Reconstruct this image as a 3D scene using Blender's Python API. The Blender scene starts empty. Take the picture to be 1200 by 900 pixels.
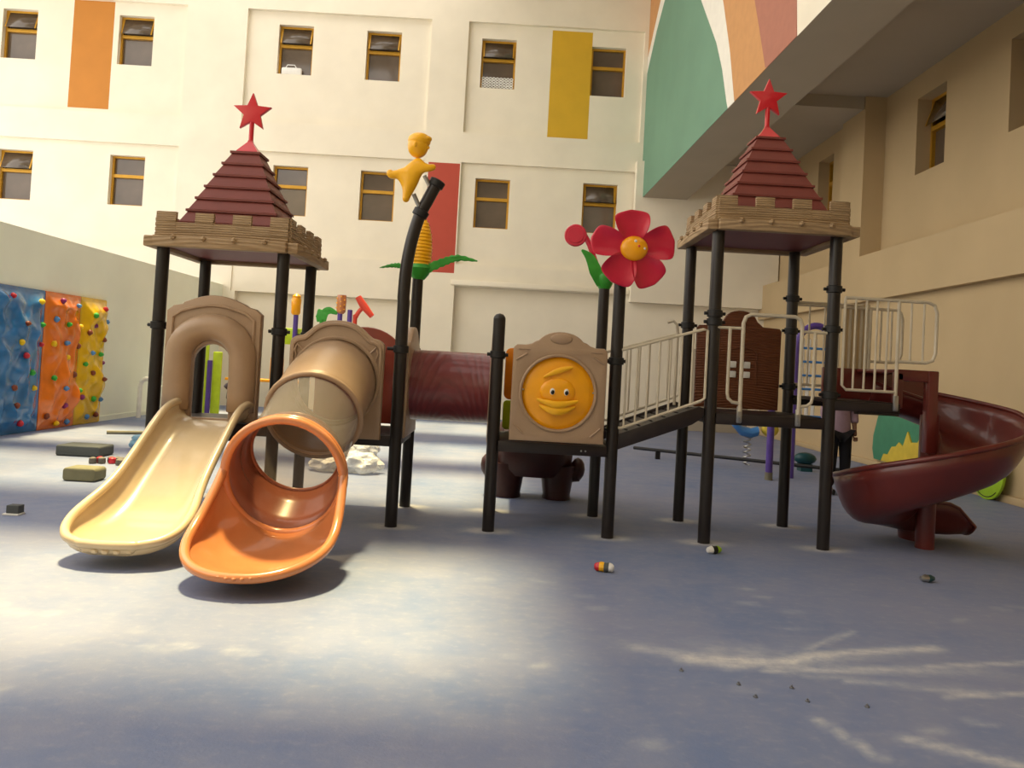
import bpy, bmesh, math, random
import numpy as np
from math import sin, cos, pi, radians, sqrt, atan2
from mathutils import Vector, Matrix, noise

# ------------------------------------------------------------------ camera, sky, sun, exposure
scene = bpy.context.scene
C = scene.collection
EYE = Vector((0.0, 0.0, 1.57))
F_PX, ROLL, YAW, PITCH = 940.0, 0.055, 0.009277, 0.025010
fw = Vector((sin(YAW)*cos(PITCH), cos(YAW)*cos(PITCH), sin(PITCH)))
r0 = Vector((cos(YAW), -sin(YAW), 0)); u0 = r0.cross(fw)
right = r0*cos(ROLL) + u0*sin(ROLL)
up = u0*cos(ROLL) - r0*sin(ROLL)
cam_d = bpy.data.cameras.new('camera'); cam = bpy.data.objects.new('camera', cam_d); C.objects.link(cam)
cam.matrix_world = Matrix(((right.x, up.x, -fw.x, EYE.x), (right.y, up.y, -fw.y, EYE.y), (right.z, up.z, -fw.z, EYE.z), (0, 0, 0, 1)))
cam_d.sensor_width = 36; cam_d.lens = 36*F_PX/1200; cam_d.shift_y = -46/1200; cam_d.clip_end = 200; cam_d.clip_start = .05
scene.camera = cam
world = bpy.data.worlds.new('sky'); scene.world = world; world.use_nodes = True
bg = world.node_tree.nodes['Background']
bg.inputs[0].default_value = (1.0, 0.94, 0.86, 1); bg.inputs[1].default_value = 2.2
sun_d = bpy.data.lights.new('sun', 'SUN'); sun = bpy.data.objects.new('sun', sun_d); C.objects.link(sun)
SUN_DIR = Vector((0.10, -0.16, -1)).normalized()
sun.rotation_euler = SUN_DIR.to_track_quat('-Z', 'Y').to_euler()
sun_d.energy = 9.0; sun_d.angle = radians(5.0); sun_d.color = (1.0, 0.81, 0.40)
scene.view_settings.view_transform = 'Standard'; scene.view_settings.look = 'None'
scene.view_settings.gamma = 1; scene.view_settings.use_curve_mapping = False
scene.view_settings.exposure = 0.17

# ------------------------------------------------------------------ helpers
random.seed(7)
def lin(c):
    f = lambda v: (v/12.92 if v <= .04045 else ((v+.055)/1.055)**2.4)
    return tuple(f(v/255) for v in c) + (1,)

def mat(name, rgb, rough=.5, metal=0, var=.06, scale=6, bump=0, bscale=40, trans=0, coat=0, spec=.5, ior=1.45, alpha=1):
    m = bpy.data.materials.new(name); m.use_nodes = True
    n = m.node_tree; p = n.nodes['Principled BSDF']
    tc = n.nodes.new('ShaderNodeTexCoord')
    nz = n.nodes.new('ShaderNodeTexNoise'); nz.inputs['Scale'].default_value = scale; nz.inputs['Detail'].default_value = 4
    n.links.new(tc.outputs['Object'], nz.inputs['Vector'])
    rp = n.nodes.new('ShaderNodeValToRGB')
    c = lin(rgb)
    rp.color_ramp.elements[0].position = .3; rp.color_ramp.elements[1].position = .7
    rp.color_ramp.elements[0].color = tuple(max(0, v*(1-var*2)) for v in c[:3]) + (1,)
    rp.color_ramp.elements[1].color = tuple(min(1, v*(1+var)) for v in c[:3]) + (1,)
    n.links.new(nz.outputs[0], rp.inputs[0]); n.links.new(rp.outputs[0], p.inputs['Base Color'])
    p.inputs['Roughness'].default_value = rough; p.inputs['Metallic'].default_value = metal
    p.inputs['Transmission Weight'].default_value = trans; p.inputs['Coat Weight'].default_value = coat
    p.inputs['Specular IOR Level'].default_value = spec; p.inputs['IOR'].default_value = ior
    p.inputs['Alpha'].default_value = alpha
    if bump:
        b2 = n.nodes.new('ShaderNodeTexNoise'); b2.inputs['Scale'].default_value = bscale; b2.inputs['Detail'].default_value = 3
        n.links.new(tc.outputs['Object'], b2.inputs['Vector'])
        bn = n.nodes.new('ShaderNodeBump'); bn.inputs['Strength'].default_value = bump; bn.inputs['Distance'].default_value = .01
        n.links.new(b2.outputs[0], bn.inputs['Height']); n.links.new(bn.outputs[0], p.inputs['Normal'])
    return m

def wood_mat(name, rgb, rough, axis, wscale, strength, dist=6, dark=.82, coat=0):
    """moulded plastic with an embossed wood grain"""
    m = mat(name, rgb, rough, var=.05, coat=coat)
    n = m.node_tree; p = n.nodes['Principled BSDF']
    tc = n.nodes.new('ShaderNodeTexCoord'); mp = n.nodes.new('ShaderNodeMapping')
    mp.inputs['Scale'].default_value = axis
    w = n.nodes.new('ShaderNodeTexWave'); w.wave_type = 'RINGS'; w.rings_direction = 'SPHERICAL'
    w.inputs['Scale'].default_value = wscale; w.inputs['Distortion'].default_value = dist; w.inputs['Detail'].default_value = 2; w.inputs['Detail Scale'].default_value = .8
    n.links.new(tc.outputs['Object'], mp.inputs[0]); n.links.new(mp.outputs[0], w.inputs['Vector'])
    b = n.nodes.new('ShaderNodeBump'); b.inputs['Strength'].default_value = strength; b.inputs['Distance'].default_value = .012
    n.links.new(w.outputs[0], b.inputs['Height']); n.links.new(b.outputs[0], p.inputs['Normal'])
    mx = n.nodes.new('ShaderNodeMix'); mx.data_type = 'RGBA'; mx.blend_type = 'MULTIPLY'
    rp = n.nodes.new('ShaderNodeValToRGB'); rp.color_ramp.elements[0].color = (dark, dark, dark, 1); rp.color_ramp.elements[0].position = .05; rp.color_ramp.elements[1].position = .3
    n.links.new(w.outputs[0], rp.inputs[0])
    src = p.inputs['Base Color'].links[0].from_socket
    mx.inputs[0].default_value = 1
    n.links.new(src, mx.inputs[6]); n.links.new(rp.outputs[0], mx.inputs[7]); n.links.new(mx.outputs[2], p.inputs['Base Color'])
    return m

M = dict(
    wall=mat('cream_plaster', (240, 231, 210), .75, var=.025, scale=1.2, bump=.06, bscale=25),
    wall_side=mat('cream_plaster_shaded', (194, 170, 130), .7, var=.03, scale=.8, bump=.06, bscale=20),  # cream plaster with the dimness of the right side put into its colour
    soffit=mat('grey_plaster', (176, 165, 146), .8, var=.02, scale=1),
    left=mat('pale_green_plaster', (244, 247, 230), .75, var=.03, scale=.8, bump=.05, bscale=20),
    orange_paint=mat('ochre_orange_paint', (196, 128, 50), .7, var=.03, scale=2),
    yellow_paint=mat('mustard_paint', (216, 172, 42), .7, var=.03, scale=2),
    red_paint=mat('brick_red_paint', (186, 76, 58), .7, var=.03, scale=2),
    arch_green=mat('arch_green_paint', (112, 152, 128), .7, var=.04, scale=.6),
    arch_white=mat('arch_white_paint', (240, 236, 224), .7, var=.02),
    arch_orange=mat('arch_orange_paint', (204, 150, 96), .7, var=.03),
    arch_red=mat('arch_dusty_red_paint', (176, 116, 96), .7, var=.03),
    frame=mat('gold_window_metal', (196, 146, 42), .4, metal=.3, var=.05, scale=9),
    interior=mat('dim_room', (120, 104, 84), .9, var=.1, scale=2),
    post=mat('black_painted_steel', (36, 30, 27), .32, var=.1, scale=5, bump=.04, bscale=60),
    black=mat('black_rubber', (24, 22, 21), .5),
    beige=mat('taupe_plastic', (168, 140, 112), .38, var=.04, scale=4, bump=.12, bscale=70),
    beige_slide=mat('sand_plastic', (206, 184, 148), .25, var=.05, scale=3, coat=.35),
    brown_panel=wood_mat('brown_grained_plastic', (112, 64, 38), .5, (.6, 1, 2.5), 5, .5),
    wood=wood_mat('tan_grained_plastic', (166, 138, 102), .6, (.4, .4, 4), 4, .6, dist=4, dark=.86),
    roof=mat('maroon_roof_plastic', (122, 58, 50), .5, var=.04, scale=6, bump=.1, bscale=60),
    red=mat('red_plastic', (204, 26, 40), .3, var=.03, coat=.3),
    crimson=mat('crimson_plastic', (206, 28, 62), .28, var=.05, scale=5, coat=.3),
    yellow=mat('yellow_plastic', (250, 184, 14), .35, var=.04, coat=.2),
    yelloworange=mat('amber_plastic', (250, 170, 10), .3, var=.04, coat=.2),
    green=mat('green_plastic', (58, 158, 52), .35, var=.08, scale=12),
    maroon=wood_mat('maroon_grained_plastic', (112, 40, 40), .36, (2.2, 1, 1), 3.0, .2, dist=3.5, coat=.2),
    maroon_slide=mat('dark_maroon_plastic', (104, 40, 34), .3, var=.08, scale=3, coat=.3, bump=.05, bscale=30),
    darkmaroon=mat('dark_brown_plastic', (62, 28, 26), .4, var=.15, scale=6, bump=.2, bscale=18),
    orange=mat('terracotta_orange_plastic', (204, 130, 80), .2, var=.06, scale=4, coat=.5),
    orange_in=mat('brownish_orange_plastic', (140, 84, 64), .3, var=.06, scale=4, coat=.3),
    pipe=mat('cream_powder_coated_pipe', (202, 190, 166), .4, var=.05, scale=8),
    silver=mat('zinc_steel', (170, 170, 168), .3, metal=.9),
    deckm=mat('dark_perforated_deck', (38, 28, 26), .45, var=.15, scale=8),
    white=mat('white_plastic', (236, 234, 228), .5),
    eyeblack=mat('gloss_black', (12, 12, 12), .2),
    skin=mat('skin', (120, 84, 62), .6), hair=mat('black_hair', (16, 13, 12), .6),
    shirt=mat('mauve_cotton', (150, 126, 138), .9, bump=.3, bscale=30), trousers=mat('black_cotton', (18, 16, 20), .9),
    purple=mat('purple_painted_steel', (92, 68, 150), .35, var=.08),
    lime=mat('lime_plastic', (190, 216, 40), .4), teal=mat('teal_paint', (66, 136, 104), .6, var=.04),
    sunyellow=mat('yellow_paint_bright', (214, 188, 62), .6), limepaint=mat('lime_paint', (160, 200, 40), .5, var=.06),
    blue=mat('sky_blue_plastic', (70, 130, 196), .35), brownpaint=mat('tan_paint', (170, 134, 70), .6),
    tealblue=mat('dark_teal_plastic', (22, 70, 76), .4), coral=mat('coral_red_plastic', (222, 74, 56), .35),
    foam=mat('charcoal_foam', (84, 88, 88), .8, bump=.4, bscale=30), olive=mat('olive_foam', (128, 124, 96), .8, bump=.3, bscale=30),
    rod=mat('tarnished_steel', (130, 124, 104), .5, metal=.3), stone=mat('grey_brown_rubber', (110, 104, 96), .8, bump=.4),
)
def clear_mat(name, rgb, rough, bump, bscale, thick_alpha, hi=.65):
    m = bpy.data.materials.new(name); m.use_nodes = True; n = m.node_tree; n.nodes.clear()
    o = n.nodes.new('ShaderNodeOutputMaterial'); mix = n.nodes.new('ShaderNodeMixShader')
    t = n.nodes.new('ShaderNodeBsdfTransparent'); t.inputs[0].default_value = lin(rgb)
    g = n.nodes.new('ShaderNodeBsdfPrincipled'); g.inputs['Base Color'].default_value = lin(rgb); g.inputs['Roughness'].default_value = rough
    lw = n.nodes.new('ShaderNodeLayerWeight'); lw.inputs[0].default_value = .35
    mr = n.nodes.new('ShaderNodeMapRange'); mr.inputs['To Min'].default_value = thick_alpha; mr.inputs['To Max'].default_value = min(1, thick_alpha+hi)
    tc = n.nodes.new('ShaderNodeTexCoord'); nz = n.nodes.new('ShaderNodeTexNoise'); nz.inputs['Scale'].default_value = bscale
    b = n.nodes.new('ShaderNodeBump'); b.inputs['Strength'].default_value = bump; b.inputs['Distance'].default_value = .03
    n.links.new(tc.outputs['Object'], nz.inputs['Vector']); n.links.new(nz.outputs[0], b.inputs['Height'])
    n.links.new(b.outputs[0], g.inputs['Normal']); n.links.new(b.outputs[0], lw.inputs['Normal'])
    n.links.new(lw.outputs['Facing'], mr.inputs['Value']); n.links.new(mr.outputs[0], mix.inputs[0])
    n.links.new(t.outputs[0], mix.inputs[1]); n.links.new(g.outputs[0], mix.inputs[2]); n.links.new(mix.outputs[0], o.inputs[0])
    return m
M['clear'] = clear_mat('clear_polycarbonate', (206, 196, 186), .1, .12, 5, .07, .38)
M['film'] = clear_mat('crumpled_clear_film', (235, 236, 238), .15, 1.0, 14, .42)
M['bluefilm'] = clear_mat('crumpled_blue_film', (170, 212, 236), .15, 1.0, 14, .55)
# window glass over a dim room
def glass_mat():
    m = mat('grey_window_glass', (100, 86, 72), .08, var=.12, scale=1.3, spec=.8)
    return m
M['glass'] = glass_mat()

class B:
    """collects geometry in world coordinates, then links it as ONE mesh object"""
    def __init__(s): s.bm = bmesh.new(); s.mi = 0; s.mats = None
    def _add(s, verts, faces, smooth=False):
        vs = [s.bm.verts.new(v) for v in verts]
        for f in faces:
            try:
                fc = s.bm.faces.new([vs[i] for i in f]); fc.material_index = s.mi; fc.smooth = smooth
            except ValueError: pass
        return vs
    def box(s, x0, x1, y0, y1, z0, z1, bev=0):
        t = bmesh.new()
        bmesh.ops.create_cube(t, size=1)
        for v in t.verts: v.co = Vector(((x0+x1)/2+v.co.x*(x1-x0), (y0+y1)/2+v.co.y*(y1-y0), (z0+z1)/2+v.co.z*(z1-z0)))
        if bev: bmesh.ops.bevel(t, geom=list(t.edges), offset=bev, segments=2, profile=.5, affect='EDGES')
        s.merge(t); return s
    def merge(s, t, mtx=None, smooth=None):
        vm = {}
        for v in t.verts: vm[v] = s.bm.verts.new(mtx @ v.co if mtx else v.co)
        for f in t.faces:
            try:
                n = s.bm.faces.new([vm[v] for v in f.verts]); n.material_index = s.mi; n.smooth = f.smooth if smooth is None else smooth
            except ValueError: pass
        t.free()
    def obb(s, p0, p1, w, h, upv=(0, 0, 1)):
        """bar of section w x h between two points"""
        p0, p1 = Vector(p0), Vector(p1); d = (p1-p0).normalized(); a = d.cross(Vector(upv)).normalized(); b = a.cross(d)
        vs = []
        for p in (p0, p1):
            for i, j in ((-1, -1), (1, -1), (1, 1), (-1, 1)): vs.append(p+a*i*w/2+b*j*h/2)
        s._add(vs, [(3, 2, 1, 0), (4, 5, 6, 7), (0, 1, 5, 4), (1, 2, 6, 5), (2, 3, 7, 6), (3, 0, 4, 7)]); return s
    def tube(s, pts, r, seg=10, closed=False, caps=True):
        pts = [Vector(p) for p in pts]; n = len(pts)
        rs = r if isinstance(r, (list, tuple)) else [r]*n
        t = []
        for i in range(n):
            a = pts[(i-1) % n] if (closed or i > 0) else pts[i]; b = pts[(i+1) % n] if (closed or i < n-1) else pts[i]
            t.append((b-a).normalized())
        u = t[0].orthogonal().normalized(); rings = []
        for i in range(n):
            u = (u-t[i]*u.dot(t[i])).normalized(); w = t[i].cross(u)
            rings.append([pts[i]+(u*cos(2*pi*k/seg)+w*sin(2*pi*k/seg))*rs[i] for k in range(seg)])
        s.loft(rings, closed_path=closed, cap=caps and not closed); return s
    def loft(s, rings, closed_ring=True, closed_path=False, cap=False, smooth=True):
        m = len(rings[0]); vs = [v for r in rings for v in r]; fs = []
        nr = len(rings)
        for i in range(nr if closed_path else nr-1):
            j = (i+1) % nr
            for k in range(m if closed_ring else m-1):
                l = (k+1) % m; fs.append((i*m+k, i*m+l, j*m+l, j*m+k))
        if cap: fs += [tuple(range(m-1, -1, -1)), tuple((nr-1)*m+k for k in range(m))]
        s._add(vs, fs, smooth); return s
    def lathe(s, prof, origin, axis=(0, 0, 1), seg=20, cap=True):
        """prof: list of (radius, distance along axis)"""
        ax = Vector(axis).normalized(); u = ax.orthogonal().normalized(); w = ax.cross(u); o = Vector(origin)
        s.loft([[o+ax*h+(u*cos(2*pi*k/seg)+w*sin(2*pi*k/seg))*max(r, 1e-4) for k in range(seg)] for r, h in prof], cap=cap); return s
    def ball(s, c, r, sub=2, rot=None):
        t = bmesh.new(); bmesh.ops.create_icosphere(t, subdivisions=sub, radius=1)
        r = r if isinstance(r, (tuple, list)) else (r, r, r)
        mt = Matrix.Translation(c) @ (rot.to_4x4() if rot else Matrix.Identity(4)) @ Matrix.Diagonal((*r, 1))
        s.merge(t, mt, True); return s
    def plate(s, loops, y0, y1, bev=0.0, mtx=None, res=1):
        """outline(s) drawn in x,z (first outer, rest holes) given thickness y0..y1 with rounded edges"""
        cu = bpy.data.curves.new('tmp', 'CURVE'); cu.dimensions = '2D'; cu.fill_mode = 'BOTH'
        for lp in loops:
            sp = cu.splines.new('POLY'); sp.points.add(len(lp)-1); sp.use_cyclic_u = True
            for p, q in zip(sp.points, lp): p.co = (q[0], q[1], 0, 1)
        cu.extrude = abs(y1-y0)/2-bev; cu.bevel_depth = bev; cu.bevel_resolution = res; cu.offset = -bev
        ob = bpy.data.objects.new('tmp', cu); C.objects.link(ob)
        me = bpy.data.meshes.new_from_object(ob)
        bpy.data.objects.remove(ob); bpy.data.curves.remove(cu)
        t = bmesh.new(); t.from_mesh(me); bpy.data.meshes.remove(me)
        bmesh.ops.remove_doubles(t, verts=t.verts, dist=1e-5)
        for f in t.faces: f.smooth = False
        R_ = Matrix(((1, 0, 0, 0), (0, 0, -1, (y0+y1)/2), (0, 1, 0, 0), (0, 0, 0, 1)))
        s.merge(t, (mtx @ R_) if mtx else R_); return s
    def out(s, name, m, parent=None, origin=None, smooth_angle=35, solid=0, subsurf=0, bevel=0, share=False):
        me = bpy.data.meshes.new(name)
        bmesh.ops.recalc_face_normals(s.bm, faces=s.bm.faces) if not solid else None
        o = bpy.data.objects.new(name, me)
        if parent is not None:
            base = Vector(parent['_base'])
            o['_base'] = list(base); o.parent = parent
        else:
            if origin is None:
                xs = [v.co for v in s.bm.verts]
                origin = (sum(v.x for v in xs)/len(xs), sum(v.y for v in xs)/len(xs), min(v.z for v in xs))
            base = Vector(origin); o.location = base; o['_base'] = list(base)
        for v in s.bm.verts: v.co -= base
        s.bm.to_mesh(me); s.bm.free()
        for q in (m if isinstance(m, (list, tuple)) else [m]): me.materials.append(q)
        for p in me.polygons: p.use_smooth = True
        me.set_sharp_from_angle(angle=radians(smooth_angle))
        C.objects.link(o)
        if solid:
            md = o.modifiers.new('solid', 'SOLIDIFY'); md.thickness = solid; md.offset = 0
        if bevel:
            md = o.modifiers.new('bevel', 'BEVEL'); md.width = bevel; md.segments = 2; md.limit_method = 'ANGLE'
        if subsurf:
            md = o.modifiers.new('sub', 'SUBSURF'); md.levels = subsurf; md.render_levels = subsurf
        return o

def tag(o, label=None, cat=None, group=None, kind=None):
    if label: o['label'] = label
    if cat: o['category'] = cat
    if group: o['group'] = group
    if kind: o['kind'] = kind
    return o
def thing(name, loc, label, cat, group=None):
    o = bpy.data.objects.new(name, None); C.objects.link(o); o.location = loc; o['_base'] = list(loc)
    o.empty_display_size = .1
    return tag(o, label, cat, group)
def struct(o): o['kind'] = 'structure'; return o
def sroot(name, loc):
    o = bpy.data.objects.new(name, None); C.objects.link(o); o.location = loc; o['_base'] = list(loc); return struct(o)
def kids(o): return [c for c in bpy.data.objects if c.parent == o]
def copy_tree(o, parent=None):
    c = o.copy(); C.objects.link(c)
    if parent: c.parent = parent
    for ch in kids(o): copy_tree(ch, c)
    return c
def arc(cx, cz, r, a0, a1, n):
    return [(cx+r*cos(radians(a0+(a1-a0)*i/n)), cz+r*sin(radians(a0+(a1-a0)*i/n))) for i in range(n+1)]
def smooth_pts(pts, n=8):
    """Catmull-Rom through points (any dimension)"""
    P = [Vector(p) for p in pts]; out = []
    for i in range(len(P)-1):
        a = P[max(i-1, 0)]; b = P[i]; c = P[i+1]; d = P[min(i+2, len(P)-1)]
        for k in range(n):
            t = k/n; out.append(.5*((2*b)+(c-a)*t+(2*a-5*b+4*c-d)*t*t+(3*b-a-3*c+d)*t**3))
    out.append(P[-1]); return out
def ip(x, xs, ys):
    return float(np.interp(x, xs, ys))

# ------------------------------------------------------------------ floor
POSTS = [(-3.25, 7.55), (-2.12, 7.55), (-.97, 7.55), (-.06, 7.58), (1.06, 7.56), (1.97, 7.56), (3.09, 7.55),
         (-3.25, 8.62), (-2.12, 8.62), (-.97, 8.62), (-.06, 8.62), (1.04, 8.62), (1.96, 8.62), (3.08, 8.62)]
def build_floor():
    xs = np.concatenate([np.linspace(-16.5, -5, 24), np.arange(-4.9, 5.0, .05), np.linspace(5.05, 7.7, 14)])
    ys = np.concatenate([np.linspace(-10.1, 2.5, 12), np.arange(2.55, 9.4, .05), np.linspace(9.5, 23, 55)])
    X, Y = np.meshgrid(xs, ys); nx, ny = len(xs), len(ys)
    me = bpy.data.meshes.new('floor')
    co = np.stack([X.ravel(), Y.ravel(), np.zeros(X.size)], 1)
    i, j = np.meshgrid(np.arange(nx-1), np.arange(ny-1)); a = (j*nx+i).ravel()
    fs = np.stack([a, a+1, a+nx+1, a+nx], 1)
    me.from_pydata(co.tolist(), [], fs.tolist())
    # where chalky white dust lies: the burst near the drilled spot, scuffs, rings at the post feet
    D = np.zeros(X.shape)
    rng = np.random.RandomState(3)
    cx, cy = 1.35, 4.33
    ang = np.arctan2(Y-cy, X-cx); rad = np.hypot(X-cx, Y-cy)
    for a0, w, L, s in ((8, 4, 1.5, .9), (22, 5, 1.3, .55), (40, 10, .8, .35), (100, 28, .5, .5), (60, 20, .5, .7), (150, 10, .75, .45), (-4, 3, 1.3, .35), (15, 16, .8, .6), (80, 35, .25, .9), (-150, 12, .5, .2)):
        d = np.abs((np.degrees(ang)-a0+180) % 360-180)
        D = np.maximum(D, s*np.exp(-(d/w)**2)*np.clip(1.15-rad/L, 0, 1)*np.clip((rad-.08)/.12, 0, 1))
    D *= np.where((Y < cy-.02) & (X < cx+.3), .35, 1)
    def streak(x0, y0, x1, y1, w, s):
        dx, dy = x1-x0, y1-y0; t = np.clip(((X-x0)*dx+(Y-y0)*dy)/(dx*dx+dy*dy), 0, 1)
        d = np.hypot(X-x0-t*dx, Y-y0-t*dy); return s*np.exp(-(d/w)**2)
    for q in ((1.1, 4.47, 1.7, 4.5, .07, .85), (1.3, 4.4, 1.95, 4.62, .06, .8), (1.8, 4.62, 2.7, 4.86, .05, .7), (1.85, 4.72, 2.3, 5.1, .03, .4), (2.5, 4.55, 3.3, 4.72, .025, .6), (.85, 4.6, 1.2, 4.52, .06, .5), (1.9, 4.25, 2.6, 4.2, .03, .4), (2.35, 4.12, 3.3, 4.3, .025, .6), (1.55, 3.75, 1.68, 3.4, .03, .55), (1.9, 3.6, 2.7, 3.15, .045, .6), (2.5, 3.25, 2.75, 3.1, .06, .5)):
        D = np.maximum(D, streak(*q))
    for k in range(70):
        x, y = rng.uniform(-4, 4.5), rng.uniform(2.7, 6.4)
        if abs(x) > y*.66: continue
        L = rng.uniform(.02, .12); a = rng.uniform(-.5, .5); s = rng.uniform(.1, .3)
        D = np.maximum(D, streak(x, y, x+L*cos(a), y+L*sin(a), rng.uniform(.025, .05), s))
    for x, y in POSTS:
        d = np.hypot((X-x)/1.7, Y-y); D = np.maximum(D, .6*np.exp(-((d-.07)/.07)**2))
    at = me.attributes.new('dust', 'FLOAT', 'POINT'); at.data.foreach_set('value', D.ravel().astype(np.float32))
    o = bpy.data.objects.new('floor', me); C.objects.link(o); struct(o)
    m = bpy.data.materials.new('blue_grey_rubber_floor'); m.use_nodes = True; n = m.node_tree; p = n.nodes['Principled BSDF']; me.materials.append(m)
    tc = n.nodes.new('ShaderNodeTexCoord'); mp = n.nodes.new('ShaderNodeMapping'); mp.inputs['Scale'].default_value = (1, 1.25, 1)
    n.links.new(tc.outputs['Object'], mp.inputs[0])
    def nz(sc, det=5, vec=mp.outputs[0], rough=.6):
        q = n.nodes.new('ShaderNodeTexNoise'); q.inputs['Scale'].default_value = sc; q.inputs['Detail'].default_value = det; q.inputs['Roughness'].default_value = rough
        n.links.new(vec, q.inputs['Vector']); return q.outputs[0]
    def ramp(v, p0, c0, p1, c1):
        q = n.nodes.new('ShaderNodeValToRGB'); q.color_ramp.elements[0].position = p0; q.color_ramp.elements[1].position = p1
        q.color_ramp.elements[0].color = c0; q.color_ramp.elements[1].color = c1; n.links.new(v, q.inputs[0]); return q.outputs[0]
    def mix(f, a, b, mode='MIX'):
        q = n.nodes.new('ShaderNodeMix'); q.data_type = 'RGBA'; q.blend_type = mode
        for s_, v in ((0, f), (6, a), (7, b)):
            if isinstance(v, (int, float, tuple)): q.inputs[s_].default_value = v
            else: n.links.new(v, q.inputs[s_])
        return q.outputs[2]
    base = ramp(nz(.45, 6), .35, lin(FLOOR_A), .65, lin(FLOOR_B))
    base = mix(ramp(nz(3.5, 6, rough=.7), .35, (0, 0, 0, 1), .72, (.45, .45, .45, 1)), base, lin(FLOOR_C))
    base = mix(ramp(nz(14, 5), .55, (0, 0, 0, 1), .85, (.14, .14, .14, 1)), base, lin((196, 194, 192)))
    at = n.nodes.new('ShaderNodeAttribute'); at.attribute_name = 'dust'
    mm = n.nodes.new('ShaderNodeMath'); mm.operation = 'MULTIPLY'; n.links.new(at.outputs['Fac'], mm.inputs[0])
    r2 = ramp(nz(9, 6, rough=.75), .3, (.35, .35, .35, 1), .62, (1, 1, 1, 1)); n.links.new(r2, mm.inputs[1])
    base = mix(mm.outputs[0], base, lin((228, 224, 214)))
    n.links.new(base, p.inputs['Base Color'])
    p.inputs['Roughness'].default_value = .62; p.inputs['Specular IOR Level'].default_value = .35
    b = n.nodes.new('ShaderNodeBump'); b.inputs['Strength'].default_value = .15; b.inputs['Distance'].default_value = .01
    n.links.new(nz(60, 3), b.inputs['Height']); n.links.new(b.outputs[0], p.inputs['Normal'])
FLOOR_A, FLOOR_B, FLOOR_C = (104, 122, 160), (132, 138, 164), (150, 152, 166)
build_floor()

# ------------------------------------------------------------------ relief walls
def relief(bk_u, bk_v, depth, place, mfun, b=None):
    """wall of cells between break lines; depth(u,v) gives how far each cell lies back; faces and reveals are real geometry"""
    b = b or B(); U, V = sorted(set(bk_u)), sorted(set(bk_v)); nu, nv = len(U)-1, len(V)-1
    d = [[depth((U[i]+U[i+1])/2, (V[j]+V[j+1])/2) for j in range(nv)] for i in range(nu)]
    for i in range(nu):
        for j in range(nv):
            b.mi = mfun((U[i]+U[i+1])/2, (V[j]+V[j+1])/2)
            b._add([place(u, v, d[i][j]) for u, v in ((U[i], V[j]), (U[i+1], V[j]), (U[i+1], V[j+1]), (U[i], V[j+1]))], [(0, 1, 2, 3)])
            b.mi = 0
            if i+1 < nu and abs(d[i][j]-d[i+1][j]) > 1e-4:
                a, c = d[i][j], d[i+1][j]
                b._add([place(U[i+1], V[j], a), place(U[i+1], V[j], c), place(U[i+1], V[j+1], c), place(U[i+1], V[j+1], a)], [(0, 1, 2, 3)])
            if j+1 < nv and abs(d[i][j]-d[i][j+1]) > 1e-4:
                a, c = d[i][j], d[i][j+1]
                b._add([place(U[i], V[j+1], a), place(U[i], V[j+1], c), place(U[i+1], V[j+1], c), place(U[i+1], V[j+1], a)], [(0, 1, 2, 3)])
    return b
FY = 22.5
WUP = [(-14.68, 9.45), (-11.4, 9.45), (-6.88, 9.45), (-4.38, 9.42), (-1.11, 9.39), (2.03, 9.34)]
WLO = [(-14.55, 5.45), (-11.4, 5.46), (-6.8, 5.43), (-4.33, 5.42), (-1.08, 5.39), (1.98, 5.42)]
WINS = [(x, z, x+.98, z+1.41) for x, z in WUP+WLO]
BAYS = [(-17, -9.45), (-7.75, -2.55), (-1.5, 3.5)]
def fdepth(x, z):
    for a, b_, c, d in WINS:
        if a < x < c and b_ < z < d: return .42
    for k, (a, b_) in enumerate(BAYS):
        if a < x < b_:
            if 8.05 < z < 11.22: return .12
            if 4.32 < z < 7.2: return .12
            if k == 1 and z < 3.22 and x > -7.63: return .25
            if k == 2 and z < 3.7 and x < 3.1: return .25
            if k == 1 and 3.22 < z < 4.32: return .04
    return 0
def fmat(x, z):
    if -12.7 < x < -11.55 and 8.15 < z: return 1
    if .88 < x < 2.04-.01 and 8.05 < z < 11.15: return 2
    if -2.42 < x < -1.53 and 4.05 < z < 7.15: return 3
    return 0
us = [-17, 3.7, 7.6, -7.63, 3.1, -12.7, -11.55, .88, 2.03, -2.42, -1.53] + [v for w in WINS for v in (w[0], w[2])] + [v for q in BAYS for v in q]
vs = [0, 13.2, 8.05, 11.22, 4.32, 7.2, 3.22, 3.7, 8.15, 11.15, 4.05, 7.15] + [v for w in WINS for v in (w[1], w[3])]
fb = relief(us, vs, fdepth, lambda u, v, d: (u, FY+d, v), fmat)
fb.out('wall_back', [M['wall'], M['orange_paint'], M['yellow_paint'], M['red_paint']], origin=(0, FY, 0))['kind'] = 'structure'
b = B(); b.box(-17, 7.7, FY+.5, FY+.7, 0, 13.2); struct(b.out('trim_1', M['wall']))

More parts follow.
